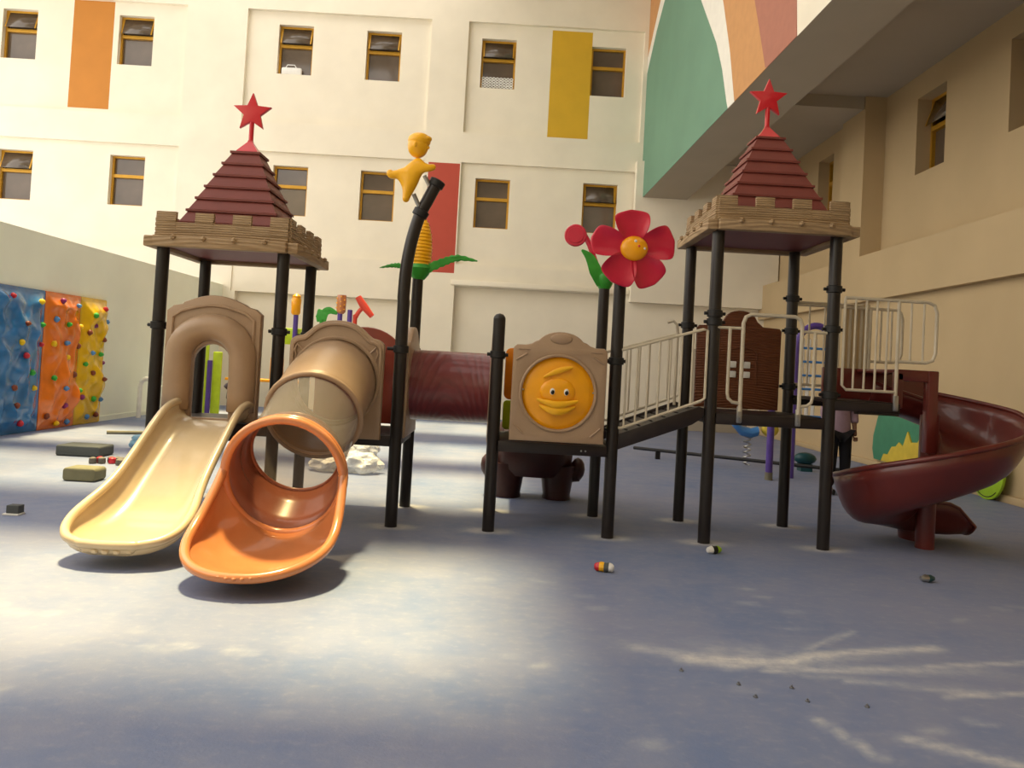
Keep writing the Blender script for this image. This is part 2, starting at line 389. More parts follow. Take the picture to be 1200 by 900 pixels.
def window(n, x0, z0, x1, z1, place, opened=False, extra=None):
    """two light window: gold frame, transom, top sash (some tilted open), panes; place(u, v, depth)"""
    root = sroot('window_%d' % n, place((x0+x1)/2, z0, .3)); w = .055
    def bar(u0, v0, u1, v1, d0, d1):
        q = B(); c = [place(u, v, d) for d in (d0, d1) for u, v in ((u0, v0), (u1, v0), (u1, v1), (u0, v1))]
        q._add(c, [(0, 1, 2, 3), (7, 6, 5, 4), (0, 4, 5, 1), (1, 5, 6, 2), (2, 6, 7, 3), (3, 7, 4, 0)]); return q
    zm = z0+(z1-z0)*.6
    for args in ((x0, z0, x0+w, z1), (x1-w, z0, x1, z1), (x0+w, z1-w, x1-w, z1), (x0+w, z0, x1-w, z0+w*.7)):
        bar(*args, .27, .36).out('window_frame', M['frame'], root)
    bar(x0+w, zm-.045, x1-w, zm+.045, .25, .36).out('transom', M['frame'], root)
    bar(x0+w, z0+.03, x1-w, zm-.04, .34, .35).out('pane', M['glass'], root)
    if opened:
        q = B(); y = lambda u, v, d: place(u, v, d)
        for u0, u1 in ((x0+w, x0+w+.035), (x1-w-.035, x1-w)):
            c = [y(u0, zm+.05, .12), y(u1, zm+.05, .12), y(u1, z1-w, .28), y(u0, z1-w, .28), y(u0, zm+.05, .15), y(u1, zm+.05, .15), y(u1, z1-w, .31), y(u0, z1-w, .31)]
            q._add(c, [(0, 1, 2, 3), (7, 6, 5, 4), (0, 4, 5, 1), (1, 5, 6, 2), (2, 6, 7, 3), (3, 7, 4, 0)])
        q.out('open_sash', M['frame'], root)
        q = B(); c = [y(x0+w, zm+.05, .13), y(x1-w, zm+.05, .13), y(x1-w, z1-w, .29), y(x0+w, z1-w, .29)]; q._add(c, [(0, 1, 2, 3)]); q.out('pane', M['glass'], root, solid=.006)
        bar(x0+w, zm+.04, x1-w, z1-w, .40, .41).out('dim_room_behind', M['interior'], root)
    else:
        bar(x0+w, zm+.04, x1-w, z1-w, .34, .35).out('pane', M['glass'], root)
    return root
fp = lambda u, v, d: Vector((u, FY+d, v))
opened = {0, 1, 2, 3, 4, 6, 11}
for i, w in enumerate(WINS): window(i+1, *w, fp, opened=i in opened)
# things seen in two of the windows
b = B(); b.box(-6.78, -6.2, 22.68, 22.8, 9.45, 9.68, .05); b.tube([(-6.65, 22.69, 9.66), (-6.6, 22.69, 9.74), (-6.4, 22.69, 9.74), (-6.35, 22.69, 9.66)], .012, 6)
tag(b.out('plastic_bag', M['white']), 'white bag standing inside the upper window left of the centre pilaster', 'bag')
t = thing('lattice_screen', (-.62, 22.72, 9.42), 'white patterned screen in the upper window left of the mustard stripe', 'screen')
b = B()
for i in range(9):
    for j in range(4):
        b.tube([(-1.02+.1*i+.042*cos(a), 22.72, 9.47+.075*j+.03*sin(a)) for a in [k*pi/4 for k in range(8)]], .016, 4, closed=True)
b.out('lattice', M['white'], t)

# low wall on the left, right wall with band and set back upper storey
b = B(); b.box(-8.17, -7.97, -10, 22.5, 0, 3.37); struct(b.out('wall_left', M['left']))
b = B(); b.box(-7.97, -7.95, -10, 22.5, 0, .1); struct(b.out('baseboard_left', M['left']))
RW = [(11.15, 5.55, 12.15, 7.0), (13.95, 5.55, 14.95, 7.0), (18.8, 5.6, 19.7, 7.0)]
def rdepth(y, z):
    if z > 4.15:
        for a, b_, c, d in RW:
            if a < y < c and b_ < z < d: return .85
        if 16.2 < y < 17.3: return .02
        return .45
    if z > 3.22: return 0
    return .16
us = [-10, 22.5, 16.2, 17.3] + [v for w in RW for v in (w[0], w[2])]
vs = [0, 8.3, 4.15, 3.22] + [v for w in RW for v in (w[1], w[3])]
rp_ = lambda u, v, d: Vector((7.09+d, u, v))
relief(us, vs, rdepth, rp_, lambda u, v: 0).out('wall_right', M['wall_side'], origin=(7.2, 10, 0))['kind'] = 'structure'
for i, w in enumerate(RW): window(13+i, *w, lambda u, v, d: rp_(u, v, d+.45), opened=i == 1)
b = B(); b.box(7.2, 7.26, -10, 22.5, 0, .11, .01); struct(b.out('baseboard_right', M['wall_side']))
b = B(); b.box(3.42, 7.5, 22.2, 22.5, 3.5, 7.45); struct(b.out('trim_2', M['wall']))
b = B(); b.box(5.05, 6.9, 22.44, 22.5, 0, 2.3, .01); struct(b.out('door_1', M['soffit']))
b = B(); b.box(-1.6, 3.4, 22.4, 22.5, 3.72, 3.86, .01); struct(b.out('trim_3', M['wall']))

# overhanging upper storey on the right: painted face, soffit, inner ceiling
BX = lambda y: 3.62+.30*(22.5-y)/12.5
b = B()
b.mi = 0
b._add([(BX(-10), -10, 6.43), (BX(22.5), 22.5, 6.43), (BX(22.5), 22.5, 14), (BX(-10), -10, 14), (5.0, -10, 6.43), (4.85, 22.5, 6.43), (4.85, 22.5, 14), (5.0, -10, 14)],
       [(0, 1, 2, 3), (4, 5, 6, 7), (3, 2, 6, 7), (0, 3, 7, 4), (1, 2, 6, 5)])
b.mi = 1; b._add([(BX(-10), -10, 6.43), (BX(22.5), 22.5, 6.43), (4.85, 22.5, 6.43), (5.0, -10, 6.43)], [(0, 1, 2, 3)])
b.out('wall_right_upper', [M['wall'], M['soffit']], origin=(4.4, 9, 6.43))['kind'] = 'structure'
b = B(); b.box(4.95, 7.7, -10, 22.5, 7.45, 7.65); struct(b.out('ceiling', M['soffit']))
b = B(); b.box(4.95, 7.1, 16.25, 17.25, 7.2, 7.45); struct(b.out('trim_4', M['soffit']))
GRN = ([14.42, 14.9, 15.38, 16.75, 18.3, 19.4, 20.49, 21.43, 22.38, 22.6], [6.43, 7.35, 8.03, 9.5, 10.7, 11.15, 11.25, 10.78, 10.1, 9.9])
WHT = ([14.02, 14.43, 15.05, 16.3, 17.8, 19.4, 20.4, 21.13, 22.1, 22.6], [6.43, 7.49, 8.72, 10.4, 11.7, 12.2, 12.1, 11.44, 10.75, 10.4])
ORG = ([12.45, 12.7, 13.15, 14.3, 15.6, 17, 22.6], [6.43, 6.95, 7.85, 10.0, 12, 13.3, 13.3])
DRD = ([11.2, 11.23, 11.5, 12.4, 13.6, 14.4, 22.6], [6.43, 6.97, 8.0, 10.6, 12.6, 13.3, 13.3])
def arch_band(name, mt, outer, inner=None, proud=.01):
    """painted arch band on the overhanging wall, between an outer and an inner curve"""
    q = B(); ys = np.linspace(10.9, 22.49, 120)
    cv = lambda y, c: ip(y, c[0], c[1]) if y >= c[0][0] else 6.43
    for y0, y1 in zip(ys[:-1], ys[1:]):
        pts = []
        for y in (y0, y1):
            top = min(13.2, cv(y, outer)); bot = 6.43 if inner is None else min(13.2, cv(y, inner))
            pts.append((y, bot, max(top, bot)))
        if pts[0][2]-pts[0][1] < .002 and pts[1][2]-pts[1][1] < .002: continue
        A = [(BX(a)-d, a, z) for d in (0, proud) for a, z in ((pts[0][0], pts[0][1]), (pts[1][0], pts[1][1]), (pts[1][0], pts[1][2]), (pts[0][0], pts[0][2]))]
        q._add(A, [(4, 5, 6, 7), (3, 2, 6, 7), (0, 1, 5, 4)])
    bmesh.ops.remove_doubles(q.bm, verts=q.bm.verts, dist=1e-5)
    o = q.out(name, mt, origin=(3.7, 18, 6.43)); struct(o); return o
arch_band('trim_5', M['arch_green'], GRN)
arch_band('trim_6', M['arch_white'], WHT, GRN)
arch_band('trim_7', M['arch_orange'], ORG, WHT)
arch_band('trim_8', M['arch_red'], DRD, ORG)

b = B(); b.box(-17, 7.7, -10.2, -10, 0, 13.2); struct(b.out('unseen_wall_front', M['wall']))  # unseen wall behind the camera, added to darken the right side
# roof high over the courtyard with open bays that let the sun through
RZ = 13.2
def roofbox(x0, x1, y0, y1, n=[0]):
    n[0] += 1; q = B(); q.box(x0, x1, y0, y1, RZ, RZ+.25); o = q.out('unseen_roof_slab', M['soffit']); struct(o)
SX, SY = -SUN_DIR.x/SUN_DIR.z*RZ, -SUN_DIR.y/SUN_DIR.z*RZ   # floor offset of a ray from the roof
def bay(xf0, xf1, yf0, yf1): roofbox(xf0-SX, xf1-SX, yf0-SY, yf1-SY)
bay(0.1, 9.5, -12, 24.4)  # unseen part behind the camera is added to keep the right side dark
bay(-15.5, -9.5, 13, 24.4)  # unseen slab added over the left yard to dim the left facade
for y0, y1 in ((-12.0, -4.0), (1.4, 3.9), (6.5, 8.7), (11.3, 12.6), (15.2, 17.4)): bay(-9.5, 0.1, y0, y1)  # rearmost slab added for shade; the gap before it brightens the near floor
for xf in (-6.2, -3.9, -1.6): bay(xf-.08, xf+.08, -4, 24.4)

# ------------------------------------------------------------------ posts, collars, decks
def post_mesh(root, x, y, h, collars=(), dome=False, r=.058, m=None):
    q = B(); q.tube([(x, y, 0), (x, y, h)], r, 18)
    if dome: q.lathe([(r, 0), (r*.9, .02), (r*.6, .04), (.001, .05)], (x, y, h), seg=18)
    p = q.out('post', m or M['post'], root)
    for z in collars:
        q = B(); q.lathe([(r+.002, -.035), (r+.014, -.03), (r+.014, .03), (r+.002, .035)], (x, y, z), seg=18)
        q.tube([(x-.1, y, z), (x+.1, y, z)], .016, 8)
        q.out('collar', M['black'], p)
    return p
def deck(root, x0, x1, z, y0=7.55, y1=8.62):
    q = B(); q.box(x0+.05, x1-.05, y0+.03, y1-.03, z-.03, z, .005); q.out('deck_plate', M['deckm'], root)
    for y in (y0, y1):
        q = B(); q.box(x0+.05, x1-.05, y-.03, y+.03, z-.105, z-.005, .006); q.out('deck_beam', M['deckm'], root)
    for x in (x0, x1):
        q = B(); q.box(x-.03, x+.03, y0+.06, y1-.06, z-.105, z-.005, .006); q.out('deck_beam', M['deckm'], root)
t = thing('play_tower', (-2.68, 8.08, 0), 'left castle tower of black posts carrying the sand and tube slide platforms', 'play tower')
for x, y in ((-3.25, 7.55), (-2.12, 7.55), (-3.25, 8.62), (-2.12, 8.62)): post_mesh(t, x, y, 2.5, (1.76,))
deck(t, -3.25, -2.12, .88)
t = thing('tube_platform', (-.97, 8.08, 0), 'black post platform between tube slide and maroon tunnel, one post bent over', 'platform')
pts = [(-.97, 7.55, 0), (-.97, 7.55, 2.1)] + [tuple(p) for p in smooth_pts([(-.975, 7.55, 2.15), (-.965, 7.55, 2.42), (-.93, 7.55, 2.68), (-.87, 7.55, 2.92), (-.80, 7.55, 3.08), (-.725, 7.55, 3.24)], 5)]
q = B(); q.tube(pts, .058, 18); bp = q.out('bent_post', M['post'], t)
for p0, d in (((-.86, 7.55, 2.95), (.42, 0, .9)), ((-.725, 7.55, 3.24), (.42, 0, .9))):
    q = B(); q.lathe([(.06, -.035), (.074, -.03), (.076, .03), (.06, .038)], p0, d, 16)
    q.out('collar', M['black'], bp)
q = B(); q.lathe([(.06, -.035), (.072, -.03), (.072, .03), (.06, .035)], (-.97, 7.55, 1.66), seg=16); q.tube([(-1.1, 7.55, 1.66), (-.9, 7.55, 1.66)], .016, 8); q.out('collar', M['black'], bp)
post_mesh(t, -.97, 8.62, 2.46, (1.66,)); deck(t, -2.07, -.97, .85)
t = thing('duck_platform', (.5, 8.08, 0), 'low black platform with four posts behind the yellow duck panel', 'platform')
for x, y, h, dm in ((-.06, 7.58, 2.0, True), (-.06, 8.62, 2.0, True), (1.06, 7.56, 2.55, False), (1.04, 8.62, 2.46, False)): post_mesh(t, x, y, h, (1.66,), dm)
deck(t, -.06, 1.06, .86)
t = thing('play_tower', (2.53, 8.08, 0), 'right castle tower of tall black posts between sloping bridge and spiral slide', 'play tower')
for x, y, cs in ((1.97, 7.56, (2.08, 2.16)), (3.09, 7.55, (2.07, 2.45, 1.45)), (1.96, 8.62, (2.1,)), (3.08, 8.62, (2.1, 2.45, 1.5))): post_mesh(t, x, y, 2.95, cs)
deck(t, 1.97, 3.09, 1.225)
q = B(); q.box(3.12, 3.74, 7.53, 8.62, 1.38, 1.41); q.box(3.12, 3.74, 7.5, 7.57, 1.31, 1.40, .006); q.box(3.12, 3.74, 8.58, 8.64, 1.31, 1.40, .006)
q.box(3.35, 3.74, 7.52, 7.6, 1.285, 1.33); q.out('step_deck', M['deckm'], t)

# ------------------------------------------------------------------ castle roofs
def castle_roof(cx, cy, z0, label):
    t = thing('castle_roof', (cx, cy, z0), label, 'roof', 'castle roofs on the towers')
    t.pop('group', None)
    W, L = .665, .665
    def zz(v): return z0+v
    # stone look battlement: ledge and four crenellated walls
    q = B()
    for sx in (-1, 1):
        q.box(cx+sx*W-.05, cx+sx*W+.05, cy-L, cy+L, z0, z0+.1, .012); q.box(cx-W+.05, cx+W-.05, cy+sx*L-.05, cy+sx*L+.05, z0, z0+.1, .012)
    for k in range(4):
        for a in (-.42, -.14, .14, .42):
            px, py = ((a, -L-.055), (a, L+.055), (-W-.055, a), (W+.055, a))[k]
            q.ball((cx+px, cy+py, z0+.085), .028, 1)
    q.out('ledge', M['wood'], t)
    w = .61; notch = []
    edges = np.linspace(-w, w, 8)
    out = [(-w, 0)]
    prof = []
    for i in range(7):
        top = .235 if i % 2 == 0 else .14
        prof += [(edges[i], top), (edges[i+1], top)]
    loop = [(-w, 0.0)] + [tuple(p) for p in prof] + [(w, 0.0)]
    for k in range(4):
        R_ = Matrix.Translation((cx, cy, z0+.10)) @ Matrix.Rotation(k*pi/2, 4, 'Z')
        q = B(); q.plate([loop], -w-.022, -w+.022, .006, R_)
        for g in (.045, .09, .135, .18):       # raised plank lines
            for i in range(7):
                if g > .13 and i % 2: continue
                t2 = bmesh.new(); bmesh.ops.create_cube(t2, size=1)
                for v in t2.verts: v.co = Vector(((edges[i]+edges[i+1])/2+v.co.x*(edges[1]-edges[0])*.98, -w-.023+v.co.y*.006, g+v.co.z*.03-.02))
                q.merge(t2, R_)
        q.out('battlement', M['wood'], t)
    # shingled pyramid: seven tiers, each flaring to a lip
    for k in range(7):
        h0 = .48-.057*k; zb = z0+.275+.13*k; h1 = h0-.057-.018
        rings = []
        for h, z in ((h0+.012, zb-.022), (h0+.012, zb), (h0-.01, zb+.006), (h1 if k < 6 else h0-.03, zb+.13 if k < 6 else zb+.01)):
            rings.append([(cx+a*h, cy+b_*h, z) for a, b_ in ((-1, -1), (1, -1), (1, 1), (-1, 1))])
        q = B(); q.loft(rings, cap=True, smooth=False); q.out('roof_tier', M['roof'], t, smooth_angle=10)
    q = B(); q.loft([[(cx+a*h, cy+b_*h, z0+.02+z) for a, b_ in ((-1, -1), (1, -1), (1, 1), (-1, 1))] for h, z in ((.62, .02), (.60, .05), (.45, .26), (.2, .5))], cap=True, smooth=False)
    q.out('roof_underside', M['roof'], t, smooth_angle=10)
    zt = z0+1.06
    q = B(); q.loft([[(cx+a*h, cy+b_*h, zt+z) for a, b_ in ((-1, -1), (1, -1), (1, 1), (-1, 1))] for h, z in ((.108, 0), (.104, .012), (.026, .12), (.02, .14))], cap=True, smooth=False)
    q.out('finial_base', M['red'], t, smooth_angle=15)
    q = B(); q.tube([(cx, cy, zt+.1), (cx, cy, zt+.36)], .024, 10); q.out('finial_stem', M['red'], t)
    star = []
    for k in range(10):
        a = pi/2+k*pi/5; r = .2 if k % 2 == 0 else .088
        star.append((cx+r*cos(a), zt+.425+r*sin(a)))
    q = B(); q.plate([star], cy-.025, cy+.025, .006); q.out('star', M['red'], t)
    return t
castle_roof(-2.675, 8.085, 2.485, 'left castle roof, mauve-brown stepped pyramid with red star above tan battlements')
castle_roof(2.545, 8.085, 2.935, 'right castle roof, dark maroon stepped pyramid with red star above tan battlements')

# ------------------------------------------------------------------ left entry panel and sand slide
def rounded(x0, z0, x1, z1, r, n=5):
    o = []
    for cx, cz, a in ((x1-r, z1-r, 0), (x0+r, z1-r, 90), (x0+r, z0+r, 180), (x1-r, z0+r, 270)): o += arc(cx, cz, r, a, a+90, n)
    return o
t = thing('slide_entry_panel', (-2.69, 7.45, .9), 'taupe arched entry panel with a bulging hood above the sand slide', 'panel')
cx = -2.685
outer = [(-3.12, .9), (-3.12, 1.90), (-3.06, 1.95), (-2.98, 1.965)] + [(cx-.28+.56*i/12, 1.985+.075*sin(pi*i/12)) for i in range(13)] + [(-2.38, 1.965), (-2.31, 1.95), (-2.25, 1.90), (-2.25, .9)]
outer = outer[::-1]
hole = [(cx-.18, .93)] + arc(cx, 1.43, .18, 180, 0, 14) + [(cx+.18, .93)]
q = B(); q.plate([outer, hole], 7.40, 7.50, .015); q.out('panel', M['beige'], t)
# hood: swollen arch around the opening
rings = []
path = [(cx-.295, .98), (cx-.295, 1.2)] + arc(cx, 1.48, .27, 180, 0, 16) + [(cx+.295, 1.2), (cx+.295, .98)]
path = [(cx-.295, 1.0), (cx-.295, 1.15), (cx-.297, 1.3)] + arc(cx, 1.47, .295, 170, 10, 16) + [(cx+.297, 1.3), (cx+.295, 1.15), (cx+.295, 1.0)]
pn = len(path)
for i, (x, z) in enumerate(path):
    a = path[max(i-1, 0)]; c = path[min(i+1, pn-1)]; d = Vector((c[0]-a[0], 0, c[1]-a[1])).normalized(); nrm = Vector((-d.z, 0, d.x))  # outward
    s = .55+.45*sin(pi*i/(pn-1)); ring = []
    for k in range(15):
        th = pi*k/14
        ring.append(Vector((x, 7.41, z))+nrm*(cos(th)*.118)+Vector((0, -sin(th)*.17*s-.01, 0)))
    rings.append(ring)
q = B(); q.loft(rings, closed_ring=False, cap=False); q.out('hood', M['beige'], t, solid=.012)
q = B(); q.tube([(p[0], 7.395, p[1]) for p in [(-3.06, .95), (-3.06, 1.84)] + [(cx-.3+.6*i/10, 1.90+.065*sin(pi*i/10)) for i in range(11)] + [(-2.31, 1.84), (-2.31, .95)]], .016, 6); q.out('raised_moulding', M['beige'], t)

def slide_surface(path, prof, rimr=.028, seg=8):
    """path: list of (centre, half width, wall height, forward 2D tangent); prof(k) unit cross-section"""
    pass
t = thing('wave_slide', (-2.69, 6.6, 0), 'open sand-beige slide under the arched taupe entry panel', 'slide')
Ys = [7.42, 7.3, 7.12, 6.95, 6.78, 6.6, 6.42, 6.26, 6.1, 5.94, 5.80, 5.69, 5.63]
Zb = [.905, .90, .84, .73, .60, .465, .335, .24, .175, .14, .115, .105, .105]
Hw = [.315, .315, .32, .325, .33, .335, .345, .37, .405, .42, .395, .32, .20]
Hs = [.15, .175, .19, .195, .195, .195, .20, .20, .185, .155, .12, .09, .07]
CXs = [-2.61, -2.615, -2.625, -2.635, -2.645, -2.655, -2.66, -2.665, -2.67, -2.67, -2.67, -2.67, -2.67]
ti = np.arange(len(Ys)); tt = np.linspace(0, len(Ys)-1, 49)
rings = []; Lr = []; Rr = []
from numpy import interp
def sm(v, tt): # smooth interpolation
    P = [(float(a),) for a in v]; out = []
    for q_ in tt:
        i = min(int(q_), len(v)-2); f = q_-i; a, b_, c, d = v[max(i-1, 0)], v[i], v[i+1], v[min(i+2, len(v)-1)]
        out.append(.5*(2*b_+(c-a)*f+(2*a-5*b_+4*c-d)*f*f+(3*b_-a-3*c+d)*f**3))
    return out
Y_, Z_, W_, H_, X_ = (sm(v, tt) for v in (Ys, Zb, Hw, Hs, CXs))
for y, z, w, h, x in zip(Y_, Z_, W_, H_, X_):
    ring = []
    for k in range(21):
        u = -1+2*k/20; au = abs(u)
        zz = z+h*(max(0, (au-.55)/.45))**2.0
        ring.append(Vector((x+w*(u if au < .55 else math.copysign(.55+.45*sin((au-.55)/.45*pi/2)**1.0, u)), y, zz)))
    rings.append(ring); Lr.append(ring[0]); Rr.append(ring[-1])
q = B(); q.loft(rings, closed_ring=False); q.out('slide_bed', M['beige_slide'], t, solid=.02, smooth_angle=60)
zl = Lr[-1].z
front = [Vector((rings[-1][k].x, rings[-1][k].y-.035*(1-(-1+k/10)**2), zl)) for k in range(21)]
q = B(); q.loft([rings[-1], [Vector((a.x, (a.y+b_.y)/2-.01, a.z*.6+b_.z*.4)) for a, b_ in zip(rings[-1], front)], front], closed_ring=False); q.out('front_lip', M['beige_slide'], t, solid=.02, smooth_angle=60)
q = B(); q.tube(Lr+front[1:-1]+Rr[::-1], .034, 10); q.out('rim', M['beige_slide'], t, smooth_angle=60)
for k in range(-2, 3): q = B(); q.ball((-2.67+.075*k, 5.585+.008*k*k, .13), (.03, .02, .022), 1); q.out('lip_rib', M['beige_slide'], t)
q = B(); q.box(-2.93, -2.29, 7.3, 7.4, .74, .90, .01); q.out('bracket', M['deckm'], t)
q = B(); q.tube([(-2.66, 6.9, 0), (-2.66, 6.9, .68)], .03, 8); q.out('support_leg', M['deckm'], t)

# ------------------------------------------------------------------ tube slide
TX = -1.555
t = thing('tube_slide', (TX, 6.4, 0), 'tube slide with taupe panel, clear middle section and terracotta orange exit', 'slide')
cx = -1.54; dome = [(.435, 1.0), (.435, 1.4), (.436, 1.64), (.422, 1.70), (.375, 1.733), (.32, 1.745), (.272, 1.782), (.215, 1.832), (.12, 1.878), (0, 1.893)]
def dome_loop(c, zlow, w=1, dz=0, n=4):
    top = smooth_pts(dome[1:] + [(-a, z) for a, z in dome[-2:0:-1]], n)
    return [(c+dome[0][0]*w, zlow)] + [(c+p[0]*w, p[1]+dz) for p in top] + [(c-dome[0][0]*w, zlow)]
outer = dome_loop(cx, .81)
hole = arc(cx, 1.33, .36, 0, 352, 44)
q = B(); q.plate([outer, hole], 7.41, 7.49, .014); q.out('panel', M['beige'], t)
mould = dome_loop(cx, 1.40, .93, -.035)[2:-2]
q = B(); q.tube([(a, 7.405, c) for a, c in mould], .017, 6)
q.tube([(cx+.40*cos(a), 7.40, 1.33+.40*sin(a)) for a in np.linspace(0, 2*pi, 40)[:-1]], .02, 6, closed=True)
q.out('raised_moulding', M['beige'], t)
for sx in (-1, 1):
    q = B(); q.tube([(cx+sx*.36, 7.40, 1.53), (cx+sx*.31, 7.40, 1.60), (cx+sx*.36, 7.40, 1.655), (cx+sx*.385, 7.40, 1.6)], .014, 6, closed=True); q.out('raised_moulding', M['beige'], t)
def tube_frames(Y0, Y1, n):
    """axis of the tube: centre height as a function of depth"""
    out = []
    for y in np.linspace(Y0, Y1, n):
        z = ip(y, [5.2, 5.95, 6.75, 7.1, 7.5], [.34, .68, 1.07, 1.24, 1.34]); z2 = ip(y-.02, [5.2, 5.95, 6.75, 7.1, 7.5], [.34, .68, 1.07, 1.24, 1.34])
        out.append((Vector((TX, y, z)), Vector((0, -.02, z2-z)).normalized()))
    return out
def ring_at(c, d, r, seg=40):
    u = Vector((1, 0, 0)); w = u.cross(d).normalized()
    if w.z < 0: w = -w
    return [c+u*r*cos(2*pi*k/seg)+w*r*sin(2*pi*k/seg) for k in range(seg)]
fr = tube_frames(7.46, 6.72, 10)
q = B(); q.loft([ring_at(c, d, .385) for c, d in fr])
c, d = fr[-1]; q.tube(ring_at(c, d, .392, 36), .02, 8, closed=True); q.out('taupe_tube_section', M['beige'], t, smooth_angle=60, solid=.012)
fr = tube_frames(6.71, 6.06, 10)
q = B(); q.loft([ring_at(c, d, .375) for c, d in fr]); q.out('clear_tube_section', M['clear'], t, smooth_angle=60)
# orange exit: socket, front ring and a shallow scoop that opens forward
RCY, RCZ, RR = 5.93, .655, .425
cb, db = tube_frames(6.2, 6.2, 1)[0]; cf = Vector((TX-.01, RCY, RCZ)); df = Vector((0, -1, -.2)).normalized()
q = B(); q.loft([ring_at(cb.lerp(cf, s), db.lerp(df, s).normalized(), .345+.075*s) for s in (0, .33, .66, 1)]); q.tube(ring_at(cb, db, .345, 40), .012, 8, closed=True); q.out('orange_tube_section', M['orange_in'], t, smooth_angle=60, solid=.014)
q = B(); q.tube(ring_at(cf, df, .435, 48), .034, 12, closed=True); q.tube(ring_at(cf-df*.06, df, .44, 48), .022, 10, closed=True); q.out('ring', M['orange'], t, smooth_angle=60)
half = [(.435, 5.93, .70), (.455, 5.83, .56), (.475, 5.70, .42), (.482, 5.56, .32), (.462, 5.42, .255), (.40, 5.28, .205), (.30, 5.165, .17), (.16, 5.10, .145), (0, 5.08, .138)]
full = [(-a, y, z) for a, y, z in half] + [(a, y, z) for a, y, z in half[-2::-1]]
Rm = [Vector((TX-.01-.035*(5.93-p[1])/.6+p[0], p[1], p[2])) for p in smooth_pts(full, 5)]; nR = len(Rm)
S0 = []
for i in range(nR):
    th = pi*i/(nR-1); a = .425*cos(th); h = .425*sin(th)
    S0.append(Vector((TX-.01-a, RCY+.16*h, RCZ+.04*cos(th)**2-h)))
rows = []
for r_ in range(13):
    s_ = r_/12; rows.append([a.lerp(b_, s_)+Vector((0, 0, -.06*sin(pi*s_)*sin(pi*i/(nR-1))-.05*sin(pi*s_)))+Vector(((-1 if i < nR/2 else 1)*.03*sin(pi*s_)*abs(cos(pi*i/(nR-1))), 0, 0)) for i, (a, b_) in enumerate(zip(S0, Rm))])
q = B(); q.loft(rows, closed_ring=False); q.out('orange_scoop', M['orange'], t, solid=.016, smooth_angle=60)
q = B(); q.tube(Rm, .034, 12); q.out('rim', M['orange'], t, smooth_angle=60)
for k in range(-4, 5): q = B(); q.ball((TX-.05+.05*k, 5.048+.0035*k*k, .14+.0015*k*k), (.016, .014, .014), 1); q.out('lip_stud', M['orange'], t)
q = B(); q.tube([(TX, 6.35, 0), (TX, 6.35, .44)], .028, 8); q.out('support_leg', M['post'], t)

# ------------------------------------------------------------------ maroon tunnel with edge-on taupe panels
t = thing('crawl_tunnel', (-.52, 8.08, .98), 'maroon wood-grained crawl tunnel bridging the tube platform and duck platform', 'tunnel')
q = B(); q.loft([[(x, 8.08+r*cos(a), 1.32+r*sin(a)) for a in [2*pi*k/48 for k in range(48)]] for x, r in ((-.95, .36), (-.93, .345), (-.5, .345), (-.1, .345), (-.08, .36))]); q.out('tube', M['maroon'], t, solid=.01, smooth_angle=50)
for x in (-.93, -.09):
    R_ = Matrix.Translation((x, 8.08, 0)) @ Matrix.Rotation(pi/2, 4, 'Z')
    outer = dome_loop(0, .82, 1.06)
    q = B(); q.plate([outer, arc(0, 1.32, .33, 0, 352, 40)], -.035, .035, .012, R_); q.out('end_panel', M['beige'], t)
# red-brown arch closing the back of the tube platform
t = thing('arch_barrier', (-1.5, 8.62, .85), 'reddish brown rounded barrier behind the tube slide panel', 'barrier')
outer = [(-2.0, .87), (-2.0, 1.5), (-1.9, 1.62)] + arc(-1.48, 1.42, .47, 140, 20, 14) + [(-1.02, 1.5), (-1.02, .87)]
q = B(); q.plate([outer[::-1], arc(-1.5, 1.4, .2, 0, 350, 24)], 8.57, 8.64, .02); q.out('panel', mat('red_brown_plastic', (150, 62, 44), .35, coat=.3), t)

# ------------------------------------------------------------------ duck panel
t = thing('duck_play_board', (.52, 7.5, .87), 'taupe play panel with a round yellow duck face in front', 'panel')
outer = [(.086, .875), (.086, 1.72), (.095, 1.745), (.12, 1.765), (.2, 1.765), (.255, 1.78), (.29, 1.805)] + [(.525+.225*cos(a), 1.76+.14*sin(a)) for a in np.linspace(pi*.87, pi*.13, 12)] + [(.765, 1.805), (.80, 1.78), (.85, 1.765), (.93, 1.765), (.955, 1.745), (.964, 1.72), (.964, .875)]
q = B(); q.plate([outer[::-1], arc(.52, 1.33, .335, 0, 352, 44)], 7.44, 7.52, .014); pn = q.out('panel', M['beige'], t)
q = B(); q.ball((.525, 7.44, 1.835), (.105, .018, .05), 3); q.out('oval_boss', M['beige'], pn)
q = B(); q.tube([(.52+.35*cos(a), 7.437, 1.33+.35*sin(a)) for a in np.linspace(0, 2*pi, 48)[:-1]], .015, 8, closed=True)
for sx in (-1, 1):
    q.tube([(.525+sx*.28, 7.438, 1.725), (.525+sx*.39, 7.438, 1.725)], .008, 6)
    q.tube([(.525+sx*.41, 7.438, 1.62), (.525+sx*.31, 7.438, 1.685)], .01, 6); q.tube([(.525+sx*.40, 7.438, 1.02), (.525+sx*.31, 7.438, .94)], .01, 6)
q.out('raised_moulding', M['beige'], pn)
q = B(); rings = []
for i in range(12):
    r = .338*(1-i/11*.999); rings.append([(.52+r*cos(a), 7.475-.045*(1-(r/.338)**2)**.6, 1.33+r*sin(a)) for a in np.linspace(0, 2*pi, 49)[:-1]])
q.loft(rings); fc = q.out('face_disc', M['yelloworange'], t, smooth_angle=80)
q = B(); q.ball((.515, 7.435, 1.34), (.165, .03, .13), 3); q.out('head', M['yelloworange'], fc)
q = B()
